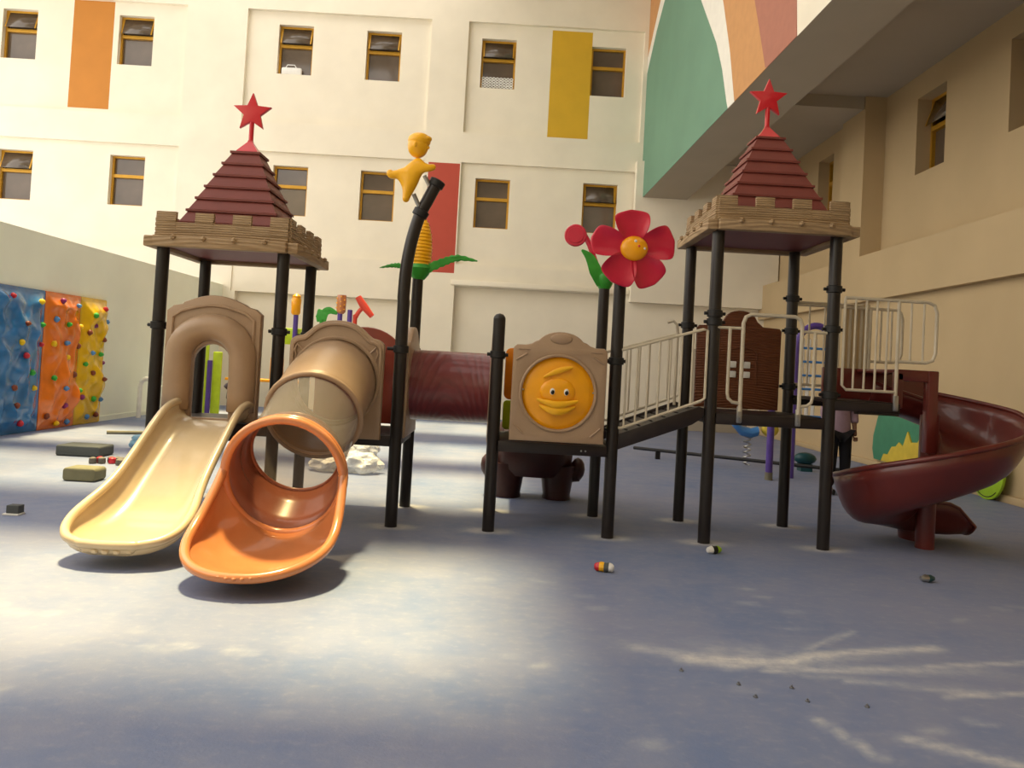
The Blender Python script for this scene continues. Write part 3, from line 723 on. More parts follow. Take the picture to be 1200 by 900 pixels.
q.loft([[(x, 7.41-.03*sin(pi*s)+.012*cos(a)*1.2, z0_+.028*(.5+.7*sin(pi*s))*sin(a)) for a in np.linspace(0, 2*pi, 11)[:-1]] for s, x, z0_ in [(i/14, .325+.38*i/14, 1.255-.03*sin(pi*i/14)+.012*abs(i/7-1)) for i in range(15)]], cap=True)
q.loft([[(x, 7.42-.03*sin(pi*s)+.012*cos(a)*1.2, z0_+.035*(.4+.7*sin(pi*s))*sin(a)) for a in np.linspace(0, 2*pi, 11)[:-1]] for s, x, z0_ in [(i/14, .35+.33*i/14, 1.21-.045*sin(pi*i/14)) for i in range(15)]], cap=True)
q.out('beak', M['yellow'], fc)
q = B(); q.loft([[(x, 7.42+.012*cos(a), z+.03*sin(a)*(.4+.6*sin(pi*s))) for a in np.linspace(0, 2*pi, 11)[:-1]] for s, x, z in [(i/10, .38+.26*i/10, 1.475+.10*i/10+.012*sin(pi*i/10)) for i in range(11)]], cap=True); q.out('crest', M['yellow'], fc)
for x in (.465, .595):
    q = B(); q.ball((x, 7.408, 1.345), (.024, .01, .032), 2); e = q.out('eye', M['white'], fc)
    q = B(); q.ball((x+.002, 7.399, 1.338), (.017, .009, .021), 2); q.out('pupil', M['eyeblack'], e)
for x, yb, z in ((.77, 7.518, .80), (.81, 7.518, .80), (.195, 7.44, 1.35), (.845, 7.44, 1.35)): q = B(); q.ball((x, yb, z), .010, 1); q.out('bolt', M['silver'], t)

# orange and lime strips seen on the panel behind
t = thing('shape_panel', (.15, 8.6, .87), 'orange and lime panel at the back of the duck platform', 'panel')
q = B(); q.plate([rounded(.02, 1.2, .98, 1.75, .06)[::1]], 8.57, 8.62, .01); q.out('upper_board', mat('orange_plastic', (240, 140, 20), .4), t)
q = B(); q.plate([rounded(.02, .88, .98, 1.19, .04)], 8.57, 8.62, .01); q.out('lower_board', M['lime'], t)

# dark stump climber
t = thing('stump_climber', (.5, 9.6, 0), 'dark brown tree-stump climber with round side knobs behind the duck platform', 'climber')
q = B()
q.loft([[(.42+wx*cos(a)*(1+.05*sin(5*a)), 9.7+wy*sin(a)*(1+.05*sin(4*a)), z) for a in np.linspace(0, 2*pi, 33)[:-1]] for wx, wy, z in ((.40, .24, .26), (.46, .28, .34), (.47, .30, .5), (.44, .30, .7), (.42, .28, .85), (.38, .25, .9))], cap=True)
q.out('trunk', M['darkmaroon'], t, smooth_angle=60)
for x in (.12, .72):
    q = B(); q.loft([[(x+w*cos(a), 9.7+.22*sin(a), z) for a in np.linspace(0, 2*pi, 17)[:-1]] for w, z in ((.17, 0), (.165, .05), (.19, .22), (.24, .4))], cap=True); q.out('foot', M['darkmaroon'], t, smooth_angle=60)
for sx in (-1, 1):
    q = B(); q.tube([(.42+sx*.34, 9.7, .28), (.42+sx*.52, 9.68, .30), (.42+sx*.56, 9.66, .42)], [.1, .1, .05], 12); q.ball((.42+sx*.54, 9.68, .36), (.09, .1, .14), 2); q.out('root_knob', M['darkmaroon'], t, smooth_angle=60)
q = B(); q.box(.05, .95, 8.66, 9.5, .78, .86, .02); q.out('top_step', M['darkmaroon'], t)

# ------------------------------------------------------------------ bridge
t = thing('sloping_bridge', (1.5, 8.08, .9), 'dark sloping bridge rising from the duck platform to the right tower', 'bridge')
def sl(x, za=.99, xb=1.13, zb=1.29, xe=1.93): return za+(x-xb)/(xe-xb)*(zb-za)
for y in (7.56, 8.6):
    q = B(); q.plate([[(1.11, .83), (1.80, 1.10), (1.90, 1.17), (1.91, 1.26), (1.86, 1.275), (1.11, .975)]], y-.025, y+.025, .006); q.out('side_beam', M['deckm'], t)
for i in range(6):
    x = 1.17+.125*i; q = B(); q.obb((x-.055, 8.08, sl(x-.055)-.04), (x+.05, 8.08, sl(x+.05)-.04), 1.0, .03, upv=(0, 0, 1)); q.out('tread', M['deckm'], t)
def rail(y, label):
    t = thing('bridge_railing', (1.5, y, 1.0), label, 'railing')
    L, R_ = 1.135, 1.905
    tz = lambda x: 1.765+(x-L)/(R_-L)*.25; bz = lambda x: 1.035+(x-L)/(R_-L)*.30
    q = B(); q.tube([(L-.03, y, tz(L)), (R_-.04, y, tz(R_-.04)), (R_, y, tz(R_)-.02), (R_, y, 1.6), (R_, y, bz(R_)+.02), (R_-.04, y, bz(R_)-.01), (L, y, bz(L)), (L-.03, y, bz(L))], .014, 8); q.out('rail_frame', M['pipe'], t)
    for i in range(7):
        x = L+.02+(R_-L-.05)*i/7; q = B(); q.tube([(x, y, bz(x)), (x, y, tz(x))], .010, 6); q.out('baluster', M['pipe'], t)
rail(7.53, 'front cream railing of the sloping bridge, nearest the viewer'); rail(8.62, 'rear cream railing of the sloping bridge, behind the front one')
b = B(); b.tube([(1.83, 8.5, 1.24), (1.83, 8.5, 2.0), (1.82, 8.5, 2.09), (1.78, 8.5, 2.13), (1.72, 8.5, 2.11)], .016, 8); 
tag(b.out('grab_pipe', M['pipe']), 'short cream grab pipe with hooked top at the upper end of the bridge', 'handle')

# ------------------------------------------------------------------ right tower: entry pipes, brown house panel, guards
def portal(y, label, dx=0):
    t = thing('entry_rail', (2.5+dx, y, 1.15), label, 'railing')
    L, R_ = 2.232+dx, 2.785+dx
    q = B(); q.tube([(L, y, 1.25), (L-.002, y, 2.08), (L+.02, y, 2.14), (L+.07, y, 2.165), (R_-.07, y, 2.165), (R_-.02, y, 2.14), (R_, y, 2.08), (R_, y, 1.25)], .019, 10); q.out('arch_pipe', M['pipe'], t)
    for x, s in ((L, -1), (R_, 1)):
        e = x+s*.125
        q = B(); q.tube([(x+s*.24 if s < 0 else x+.24, y+.02, 2.03), (e, y+.01, 2.03), (x, y, 2.03)], .014, 8)
        q.tube([(e, y, 2.03), (e, y, 1.42), (e-s*.01, y, 1.37), (e-s*.05, y, 1.335), (x, y, 1.325)], .016, 8); q.out('side_wing', M['pipe'], t)
        q = B(); q.box(x-.026, x+.026, y+.0, y+.022, 1.14, 1.3, .01); q.ball((x, y-.004, 1.165), .009, 1); q.ball((x, y-.004, 1.2), .009, 1); q.out('foot_plate', M['silver'], t)
portal(7.50, 'cream bent-pipe entry rail with two wings on the front of the right tower')
t = thing('house_panel', (2.52, 8.6, 1.2), 'brown grained panel with arched top and four white panes on the right tower', 'panel')
outer = [(2.06, 1.235), (2.055, 2.08), (2.08, 2.11), (2.17, 2.115), (2.27, 2.12), (2.33, 2.17)] + [(2.515+.16*cos(a), 2.2+.085*sin(a)) for a in np.linspace(pi*.93, pi*.07, 10)] + [(2.70, 2.17), (2.76, 2.12), (2.86, 2.115), (2.94, 2.11), (2.96, 2.08), (2.955, 1.235)]
holes = [rounded(x-.035, z-.035, x+.035, z+.035, .012, 3) for x in (2.45, 2.60) for z in (1.60, 1.705)]
q = B(); q.plate([outer[::-1]]+holes, 8.56, 8.62, .01); q.out('panel', M['brown_panel'], t)
for x in (2.45, 2.60):
    for z in (1.60, 1.705): q = B(); q.box(x-.036, x+.036, 8.545, 8.56, z-.034, z+.034, .007); q.out('white_pane', M['white'], t)
q = B(); q.tube([(2.38, 8.553, 1.5), (2.38, 8.553, 1.82)] + [(2.54+.16*cos(a), 8.553, 1.82+.07*sin(a)) for a in np.linspace(pi, 0, 8)] + [(2.70, 8.553, 1.5)], .008, 6); q.out('raised_moulding', M['brown_panel'], t)

def guard(y, label, xl, xr, xe, dz=0):
    t = thing('slide_guard', (3.5, y, 1.36), label, 'railing')
    q = B(); zt, zb, zm = 2.375+dz, 1.51+dz, 1.80+dz
    q.tube([(xr, y, 1.44), (xr, y, zt)], .017, 8)
    q.tube([(xl, y, zt), (xe-.08, y, zt-.005), (xe-.025, y, zt-.03), (xe, y, zt-.1), (xe, y, zm+.09), (xe-.025, y, zm+.025), (xe-.09, y, zm), (xr, y, zm)], .016, 8)
    q.tube([(xl, y, zt), (xl, y, zb+.04), (xl+.04, y, zb), (xr, y, zb)], .014, 8)
    q.out('guard_frame', M['pipe'], t)
    n = 5
    for i in range(1, n): x = xl+(xr-xl)*i/n; q = B(); q.tube([(x, y, zb), (x, y, zt)], .0105, 6); q.out('bar', M['pipe'], t)
    for i in range(1, 3): x = xr+(xe-xr)*i/3; q = B(); q.tube([(x, y, zm), (x, y, zt)], .0105, 6); q.out('bar', M['pipe'], t)
    q = B(); q.box(xr-.025, xr+.025, y-.02, y+.005, 1.33, 1.48, .01); q.out('foot_plate', M['silver'], t)
    return t
guard(7.5, 'front cream bar guard beside the spiral slide entrance', 3.18, 3.69, 4.05)
guard(8.65, 'rear cream bar guard behind the spiral slide entrance', 3.12, 3.95, 4.30, .02)
t = thing('ribbed_panel', (3.78, 8.72, 1.4), 'narrow beige ribbed panel standing behind the rear guard by the spiral slide', 'panel')
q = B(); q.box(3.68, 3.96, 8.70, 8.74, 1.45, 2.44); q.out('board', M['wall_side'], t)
for i in range(5): q = B(); q.tube([(3.69+.062*i, 8.70, 1.45), (3.69+.062*i, 8.70, 2.44)], .017, 8); q.out('rib', M['pipe'], t)
q = B(); q.tube([(3.15, 8.62, 1.5), (2.2, 8.66, 1.49)], .014, 8); q.tube([(3.05, 8.64, 2.42), (3.85, 8.64, 2.42)], .012, 6)
tag(q.out('cross_pipe', M['pipe']), 'thin cream cross pipe along the back of the right tower', 'railing')

# ------------------------------------------------------------------ spiral slide
PX_, PY_ = 4.215, 7.86
t = thing('spiral_slide', (PX_, PY_, 0), 'dark maroon spiral slide winding round its pole at the right', 'slide')
q = B(); q.tube([(PX_, PY_, 0), (PX_, PY_, 1.3)], .088, 20); q.out('centre_pole', M['maroon_slide'], t)
q = B(); q.box(4.03, 4.13, 7.56, 7.66, .95, 1.73, .012); q.box(3.74, 4.13, 7.57, 7.65, 1.62, 1.73, .012); q.box(3.72, 3.80, 7.57, 7.65, 1.36, 1.7, .012)
q.box(3.40, 3.81, 8.50, 8.56, 1.36, 1.73, .012); q.box(3.76, 4.11, 7.6, 8.55, 1.69, 1.73, .012); q.box(3.80, 4.56, 8.50, 8.56, 1.30, 1.73, .012)
q.out('entry_frame', M['maroon_slide'], t)
RC, HW = .47, .37
stations = []
for i in range(6): stations.append((Vector((3.72+(.495)*i/5, PY_+RC, 0)), Vector((1, 0, 0))))
NA = 64
for i in range(1, NA+1):
    a = radians(90-360*i/NA); stations.append((Vector((PX_+RC*cos(a), PY_+RC*sin(a), 0)), Vector((sin(a), -cos(a), 0))))
for i in range(1, 7): stations.append((Vector((PX_+.62*i/6, PY_+RC, 0)), Vector((1, 0, 0))))
L = [0]
for i in range(1, len(stations)): L.append(L[-1]+(stations[i][0]-stations[i-1][0]).length)
tot = L[-1]; rings = []; inn = []; outr = []
la = [0, .495, .495+.74*1, .495+.74*2, .495+.74*3, .495+.74*4, tot-.25, tot]
for (c, d), l in zip(stations, L):
    zr = ip(l, la, [1.62, 1.58, 1.37, 1.05, .68, .48, .42, .20])     # outer rim height
    wall = ip(l, la, [.28, .33, .43, .44, .46, .38, .34, .10])
    win = ip(l, la, [.25, .2, .16, .16, .16, .34, .34, .10])
    hw = ip(l, la, [.33, .36, .39, .39, .39, .34, .33, .24])
    zb = zr-wall; zb = max(zb, .07)
    n = Vector((-d.y, d.x, 0)) # outer side
    ring = []
    for k in range(17):
        u = -1+2*k/16
        h = (wall if u > 0 else win)*abs(u)**2.6
        ring.append(Vector((c.x, c.y, zb+h))+n*hw*math.copysign(min(1, abs(u)**.75), u))
    rings.append(ring); inn.append(ring[0]); outr.append(ring[-1])
q = B(); q.loft(rings, closed_ring=False); q.out('chute', M['maroon_slide'], t, solid=.03, smooth_angle=60)
q = B(); q.tube(outr, .026, 8); q.out('outer_rim', M['maroon_slide'], t, smooth_angle=60)
q = B(); q.tube(inn, .02, 8); q.out('inner_rim', M['maroon_slide'], t, smooth_angle=60)
q = B(); q.tube(rings[-1], .026, 8); q.out('exit_lip', M['maroon_slide'], t, smooth_angle=60)
q = B(); q.loft([[(4.35+w*cos(a), PY_+RC+.18*sin(a), z) for a in np.linspace(0, 2*pi, 17)[:-1]] for w, z in ((.14, 0), (.15, .08), (.2, .16))], cap=True); q.out('exit_foot', M['maroon_slide'], t, smooth_angle=60)

# ------------------------------------------------------------------ toppers
t = thing('flower_topper', (1.10, 7.45, 2.5), 'large crimson five-petalled flower with yellow face on a front post', 'ornament')
fc_ = Vector((1.135, 7.36, 2.70)); fN = Vector((.10, -1, -.05)).normalized(); fU = Vector((1, .10, 0)).normalized(); fV = fN.cross(fU)*-1
if fV.z < 0: fV = -fV
for k, (ang, ln, wd) in enumerate(((97, .36, .15), (170, .41, .125), (240, .37, .15), (305, .39, .145), (14, .40, .145))):
    a = radians(ang); dr = fU*cos(a)+fV*sin(a); sd = fU*-sin(a)+fV*cos(a); rings = []
    for i in range(15):
        s = i/14; w = wd*(.35+.78*sin(pi*min(1, s*.62+.05)))*(1 if s < .8 else sqrt(max(0, 1-((s-.8)/.2)**2))*.999+.001)
        ring = []
        for j in range(16):
            b2 = 2*pi*j/16; xx = cos(b2); zz = sin(b2)
            dish = -.045*(1-xx*xx)*sin(pi*s)+.010*cos(4*pi*xx)*(1-s)*sin(pi*s)
            th = .026*(1-abs(xx)**4*.3)
            front_ = th*zz + (dish if zz > 0 else 0) + .03*(abs(xx)**3)*sin(pi*s) + .03*sin(pi*s)
            ring.append(fc_+dr*(.05+s*(ln-.05))+sd*w*xx+fN*front_)
        rings.append(ring)
    q = B(); q.loft(rings, cap=True); q.out('petal', M['crimson'], t, smooth_angle=70, subsurf=1)
q = B(); q.ball(fc_+fN*.035, (.128, .06, .115), 3); cn = q.out('flower_face', M['yelloworange'], t)
for du, dv, r, m in ((-.0, .062, .016, 'white'), (.085, .0, .016, 'white'), (.03, .018, .013, 'coral')):
    q = B(); q.ball(fc_+fU*du+fV*dv+fN*(.09 if r < .015 else .075), r, 2); e = q.out('eye' if m == 'white' else 'nose', M[m], cn)
q = B(); q.tube([fc_-fN*.02, fc_-fN*.1+Vector((-.03, 0, -.1)), (1.06, 7.5, 2.52)], .05, 10); q.out('stem_socket', M['crimson'], t)
t = thing('bud_topper', (1.04, 8.62, 2.44), 'round crimson bud with green leaf cup on the post behind the flower', 'ornament')
q = B(); q.lathe([(.112, -.02), (.122, 0), (.112, .02)], (.70, 8.6, 3.0), (0.1, 1, 0), 28); q.lathe([(.085, -.028), (.088, -.02)], (.70, 8.6, 3.0), (0.1, 1, 0), 24); q.out('bud_disc', M['crimson'], t)
q = B(); q.tube(smooth_pts([(1.02, 8.61, 2.52), (.93, 8.61, 2.72), (.86, 8.61, 2.9), (.80, 8.61, 3.0)], 4), .03, 8); q.out('bud_stem', M['crimson'], t)
def leaf(q, pts, ws, th=.012, up=(0, -1, 0), n=6, teeth=0):
    P = smooth_pts(pts, n); rings = []
    for i, p in enumerate(P):
        s = i/(len(P)-1); w = ip(s, np.linspace(0, 1, len(ws)), ws)
        if teeth and i % 2: w *= 1-teeth
        a = P[max(i-1, 0)]; c = P[min(i+1, len(P)-1)]; d = (c-a).normalized(); sd = d.cross(Vector(up)).normalized(); nn = sd.cross(d)
        rings.append([p+sd*w*x+nn*(th*z+w*.25*abs(x)) for x, z in ((-1, 0), (-.5, 1), (0, 1), (.5, 1), (1, 0), (.5, -1), (0, -1), (-.5, -1))])
    q.loft(rings, cap=True)
q = B(); q.lathe([(.06, 0), (.085, .05), (.1, .13), (.09, .16)], (1.04, 8.62, 2.44), seg=14)
leaf(q, [(1.0, 8.58, 2.48), (.93, 8.56, 2.62), (.86, 8.56, 2.76), (.77, 8.56, 2.84)], [.05, .07, .05, .01]); q.out('leaf_cup', M['green'], t)
t = thing('corn_topper', (-.96, 8.62, 2.44), 'yellow corn cob ornament with long green leaves on the post behind', 'ornament')
q = B(); prof = []
for i in range(61):
    s = i/60; r = .112*ip(s, [0, .15, .4, .7, .9, 1], [.85, .98, 1, .8, .45, .05]); prof.append((r+(.005 if i % 4 in (1, 2) else -.003), .07+.56*s))
q.lathe(prof, (-.955, 8.62, 2.47), (.03, 0, 1), 24); q.out('cob', M['yellow'], t, smooth_angle=25)
q = B(); q.lathe([(.06, -.02), (.10, .03), (.135, .10), (.12, .14)], (-.96, 8.62, 2.45), seg=16); q.out('husk_cup', M['green'], t)
q = B(); leaf(q, [(-.9, 8.58, 2.53), (-.72, 8.58, 2.62), (-.55, 8.58, 2.68), (-.34, 8.58, 2.66)], [.055, .05, .04, .008], teeth=.25); q.out('leaf', M['green'], t)
q = B(); leaf(q, [(-1.03, 8.58, 2.52), (-1.15, 8.58, 2.56), (-1.25, 8.58, 2.56), (-1.38, 8.58, 2.53)], [.04, .035, .025, .005], teeth=.25); q.out('leaf', M['green'], t)

def skin_figure(name, verts, edges, radii, m, parent, sub=2, rootv=0):
    base = Vector(parent['_base']) if parent else Vector((0, 0, 0))
    me = bpy.data.meshes.new(name); me.from_pydata([tuple(Vector(v)-base) for v in verts], edges, [])
    o = bpy.data.objects.new(name, me); C.objects.link(o); o.parent = parent; me.materials.append(m); o['_base'] = list(base)
    sk = o.modifiers.new('skin', 'SKIN'); sk.use_smooth_shade = True; sk.branch_smoothing = .4
    for i, r in enumerate(radii):
        sv = me.skin_vertices[0].data[i]; sv.radius = (r, r) if not isinstance(r, tuple) else r; sv.use_root = (i == rootv)
    sb = o.modifiers.new('sub', 'SUBSURF'); sb.levels = sub; sb.render_levels = sub
    return o
t = thing('child_figure_topper', (-.93, 7.5, 3.05), 'small yellow child-shaped climbing figure on the bent black post', 'ornament')
y = 7.5
V = [(-1.0, y, 3.24), (-.95, y, 3.33), (-.91, y, 3.41), (-.91, y, 3.47),
     (-1.08, y-.02, 3.31), (-1.15, y-.02, 3.27), (-1.18, y-.02, 3.33),
     (-.97, y-.03, 3.15), (-1.0, y-.03, 3.06), (-.985, y-.05, 3.045),
     (-.84, y-.04, 3.37), (-.79, y-.04, 3.36), (-.73, y-.03, 3.385)]
E_ = [(0, 1), (1, 2), (2, 3), (0, 4), (4, 5), (5, 6), (0, 7), (7, 8), (8, 9), (2, 10), (10, 11), (11, 12)]
skin_figure('body', V, E_, [.088, .082, .062, .035, .055, .045, .04, .062, .036, .034, .044, .038, .032], M['yellow'], t)
q = B(); q.ball((-.915, y, 3.575), (.098, .095, .115), 3); hd = q.out('head', M['yellow'], t)
q = B(); q.ball((-.905, y, 3.625), (.108, .1, .075), 3); q.ball((-.83, y-.02, 3.64), (.045, .05, .03), 2); q.out('hair_cap', M['yellow'], hd)
q = B(); q.ball((-.82, y-.02, 3.56), .018, 2); q.ball((-.93, y-.095, 3.565), (.02, .012, .028), 2); q.out('nose_and_ear', M['yellow'], hd)
q = B(); q.tube([(-.93, 7.5, 3.12), (-.87, 7.53, 3.0)], .02, 8); q.tube([(-.84, 7.5, 3.3), (-.78, 7.54, 3.2)], .02, 8); q.out('fixing_bolt', M['silver'], t)
# maroon handle and small rail seen through the left entry opening
b = B(); b.tube(smooth_pts([(-2.62, 8.1, .9), (-2.63, 8.1, 1.03), (-2.68, 8.1, 1.13), (-2.73, 8.1, 1.19), (-2.755, 8.1, 1.17)], 5), [.05]*20+[.035], 12)
tag(b.out('step_handle', M['darkmaroon']), 'rounded dark maroon handle seen through the left slide entry', 'handle')
t = thing('back_rail', (-2.9, 8.62, .85), 'thin dark U-shaped rail seen through the left slide entry opening', 'railing')
q = B(); q.tube([(-2.87, 8.62, 1.75), (-2.93, 8.62, 1.05), (-2.9, 8.62, 1.0), (-2.83, 8.62, .99)], .013, 8); q.tube([(-2.77, 8.62, 1.75), (-2.80, 8.62, .9)], .018, 8); q.out('pipe', M['rod'], t)

# ------------------------------------------------------------------ climbing wall panels and holds
def climb_panel(y0, y1, m, label, holds, seed):
    t = thing('climbing_panel', (-7.9, (y0+y1)/2, 0), label, 'climbing wall')
    ny, nz_ = 26, 52; q = B(); grid = []
    for j in range(nz_+1):
        row = []
        for i in range(ny+1):
            yy = y0+(y1-y0)*i/ny; zz = .02+2.36*j/nz_
            e = min(i, ny-i, j, nz_-j)/4; e = max(0, min(1, e-.25))
            v = noise.noise(Vector((yy*2.9+seed, zz*1.9, seed*3.1)))*1.1+noise.noise(Vector((yy*5.5, zz*3.6+seed, seed)))*.45
            v2 = 1-abs(noise.noise(Vector((yy*3.1+seed*2, zz*2.3, 5.0))))*3
            d = (.05+.16*max(0, v)+.05*max(0, v2))*e+.04
            row.append((-7.95+d, yy, zz))
        grid.append(row)
    vs_ = [p for r in grid for p in r]; w = ny+1
    fs = [(j*w+i, j*w+i+1, (j+1)*w+i+1, (j+1)*w+i) for j in range(nz_) for i in range(ny)]
    q._add(vs_, fs, True)
    q.box(-7.96, -7.92, y0, y1, .0, 2.4)
    q.out('board', m, t, smooth_angle=60)
    for (u, v, cn) in holds:
        yy = y0+(y1-y0)*u; zz = 2.38*(1-v)
        q = B(); rr = random.uniform(.042, .058)
        tt_ = bmesh.new(); bmesh.ops.create_icosphere(tt_, subdivisions=2, radius=1)
        sd = random.random()*9
        for vv in tt_.verts: vv.co *= 1+.3*noise.noise(vv.co*1.6+Vector((sd, 0, 0)))
        i_ = min(ny, max(0, int(round(u*ny)))); j_ = min(nz_, max(0, int(round((1-v)*nz_))))
        x = grid[j_][i_][0]+.02
        q.merge(tt_, Matrix.Translation((x, yy, zz)) @ Matrix.Diagonal((.05, rr, rr, 1)), True)
        q.ball((x+.045, yy, zz), .012, 1)
        q.out('hold', HC[cn], t, smooth_angle=60)
HC = {'r': mat('red_hold', (214, 44, 60), .35), 'y': mat('yellow_hold', (248, 206, 20), .35), 'g': mat('green_hold', (56, 176, 62), .35), 'b': mat('blue_hold', (90, 150, 214), .35),
      'p': mat('purple_hold', (136, 40, 110), .35), 'n': mat('brown_hold', (130, 62, 36), .4), 'o': mat('orange_hold', (240, 150, 20), .35)}
cp = [mat('blue_resin', (42, 116, 178), .18, var=.15, scale=3, coat=.5), mat('orange_resin', (236, 122, 30), .18, var=.12, scale=3, coat=.5), mat('yellow_resin', (240, 192, 10), .18, var=.12, scale=3, coat=.5)]
climb_panel(12.3, 13.82, cp[0], 'blue moulded climbing panel, leftmost on the left wall', [(.35, .06, 'r'), (.8, .08, 'y'), (.08, .2, 'p'), (.5, .24, 'n'), (.9, .24, 'g'), (.1, .38, 'g'), (.5, .37, 'y'), (.96, .38, 'r'), (.6, .46, 'r'), (.75, .58, 'g'), (.12, .62, 'y'), (.4, .68, 'n'), (.84, .69, 'y'), (.48, .8, 'n'), (.12, .93, 'g'), (.62, .93, 'r')], 1.3)
climb_panel(13.84, 14.98, cp[1], 'orange moulded climbing panel between the blue and yellow ones', [(.35, .05, 'p'), (.8, .07, 'b'), (.22, .19, 'b'), (.55, .22, 'g'), (.88, .23, 'y'), (.2, .37, 'y'), (.52, .36, 'b'), (.88, .38, 'n'), (.58, .47, 'y'), (.75, .6, 'n'), (.2, .62, 'g'), (.48, .7, 'b'), (.86, .72, 'g'), (.55, .83, 'p'), (.15, .9, 'n'), (.4, .96, 'y'), (.75, .96, 'b')], 4.7)
climb_panel(15.0, 15.95, cp[2], 'yellow moulded climbing panel, furthest of the three on the left wall', [(.28, .13, 'g'), (.7, .07, 'r'), (.9, .17, 'b'), (.45, .21, 'p'), (.15, .27, 'n'), (.7, .32, 'n'), (.35, .43, 'b'), (.65, .44, 'g'), (.14, .52, 'g'), (.88, .51, 'p'), (.4, .59, 'n'), (.65, .64, 'n'), (.12, .78, 'p'), (.55, .8, 'g'), (.88, .81, 'b'), (.4, .94, 'b'), (.7, .93, 'n')], 8.2)

# ------------------------------------------------------------------ things lying on the floor
b = B(); b.plate([rounded(-6.02, .0, -5.42, .145, .03)], 11.0, 11.42, .02)
tag(b.out('foam_block', M['foam'], bevel=.004), 'flat charcoal foam block on the floor below the climbing panels', 'foam block')
b = B(); b.plate([rounded(-4.86, 0, -4.49, .15, .04)], 9.05, 9.32, .02)
tag(b.out('foam_block', M['olive'], bevel=.004), 'small olive-topped foam block on the floor, nearer the viewer', 'foam block')
t = thing('rubber_cap_heap', (-5.0, 10.55, 0), 'row of small grey-brown rubber caps with red ends on the floor', 'caps')
for i in range(11):
    x = -5.22+.05*i+random.uniform(-.01, .01); y = 10.5+random.uniform(-.1, .12)
    q = B(); q.lathe([(.04, 0), (.05, .02), (.045, .07), (.02, .085)], (x, y, 0), (random.uniform(-.1, .1), 0, 1), 10)
    q.out('cap', HC['r'] if i in (1, 4) else M['stone'], t)
b = B(); bmt = bmesh.new(); bmesh.ops.create_icosphere(bmt, subdivisions=4, radius=1)
def crumple(c, r, seed, amp=.35):
    q = bmesh.new(); bmesh.ops.create_icosphere(q, subdivisions=4, radius=1)
    for v in q.verts:
        n_ = 1+amp*noise.noise(v.co*1.7+Vector((seed, 0, 0)))+amp*.45*abs(noise.noise(v.co*4.5+Vector((0, seed, 0))))
        v.co = v.co*n_
    for v in q.verts:
        v.co = Vector((c[0]+v.co.x*r[0], c[1]+v.co.y*r[1], max(.004, c[2]+v.co.z*r[2])))
    return q
b = B(); b.merge(crumple((-5.35, 12.2, .1), (.23, .17, .12), 3), None, True); tag(b.out('plastic_bag', M['bluefilm']), 'crumpled pale blue plastic bag on the floor behind the sand slide', 'bag')
t = thing('bubble_wrap', (-2.0, 11.2, 0), 'heap of crumpled clear plastic wrapping on the floor behind the tube slide', 'wrapping')
for c, r, s in (((-2.1, 11.3, .16), (.32, .26, .16), 1), ((-1.85, 10.9, .12), (.26, .2, .15), 5), ((-2.3, 10.95, .1), (.24, .2, .12), 8), ((-1.9, 11.35, .26), (.2, .18, .13), 11)):
    q = B(); q.merge(crumple(c, r, s, .4), None, True); q.out('film_fold', M['film'], t)
b = B(); b.tube([(-6.75, 13.9, .03), (-6.0, 14.25, .03)], .03, 8); b.tube([(-6.2, 14.16, .03), (-5.9, 14.2, .05)], .02, 8)
tag(b.out('steel_rod', M['rod']), 'short steel rod lying on the floor in front of the white hoop', 'rod')
t = thing('small_box', (-4.25, 7.2, 0), 'tiny dark grey bracket box alone on the floor at far left', 'box')
q = B(); q.box(-4.32, -4.21, 7.17, 7.26, .015, .085, .005); q.out('body', M['foam'], t); q = B(); q.box(-4.34, -4.2, 7.15, 7.26, 0, .015, .003); q.out('base_lip', M['white'], t)
def crumb(name, c, r, rz, mats_, label, cat):
    t = thing(name, (c[0], c[1], 0), label, cat)
    n = len(mats_)
    for i, (m, nm) in enumerate(mats_):
        a = -1+2*i/n; a2 = -1+2*(i+1)/n; q = B(); rings = []
        for s in np.linspace(a, a2, 4):
            rr = r*.52*(1-.25*s*s)*(1 if abs(s) < .99 else .75)
            rings.append([(c[0]+s*r*cos(rz)-rr*cos(b2)*sin(rz), c[1]+s*r*sin(rz)+rr*cos(b2)*cos(rz), r*.5+rr*.95*sin(b2)*(1+.1*sin(7*s+b2*3))) for b2 in np.linspace(0, 2*pi, 11)[:-1]])
        q.loft(rings, cap=True); q.out(nm, m, t)
crumb('crushed_cup', (.87, 6.28), .075, -.25, [(M['red'], 'red_band'), (M['yellow'], 'yellow_band'), (M['foam'], 'dark_band'), (M['white'], 'torn_rim')], 'crushed red, yellow and white paper cup on the floor before the duck panel', 'cup')
crumb('crumpled_wrapper', (1.95, 7.12), .07, .4, [(M['white'], 'white_fold'), (M['black'], 'dark_fold'), (M['limepaint'], 'lime_fold')], 'crumpled white and lime wrapper at the foot of a tower post', 'wrapper')
crumb('crumpled_foil', (3.52, 6.5), .06, .2, [(M['silver'], 'foil_fold'), (M['tealblue'], 'dark_fold')], 'crumpled silvery blue foil on the floor before the spiral slide', 'foil')
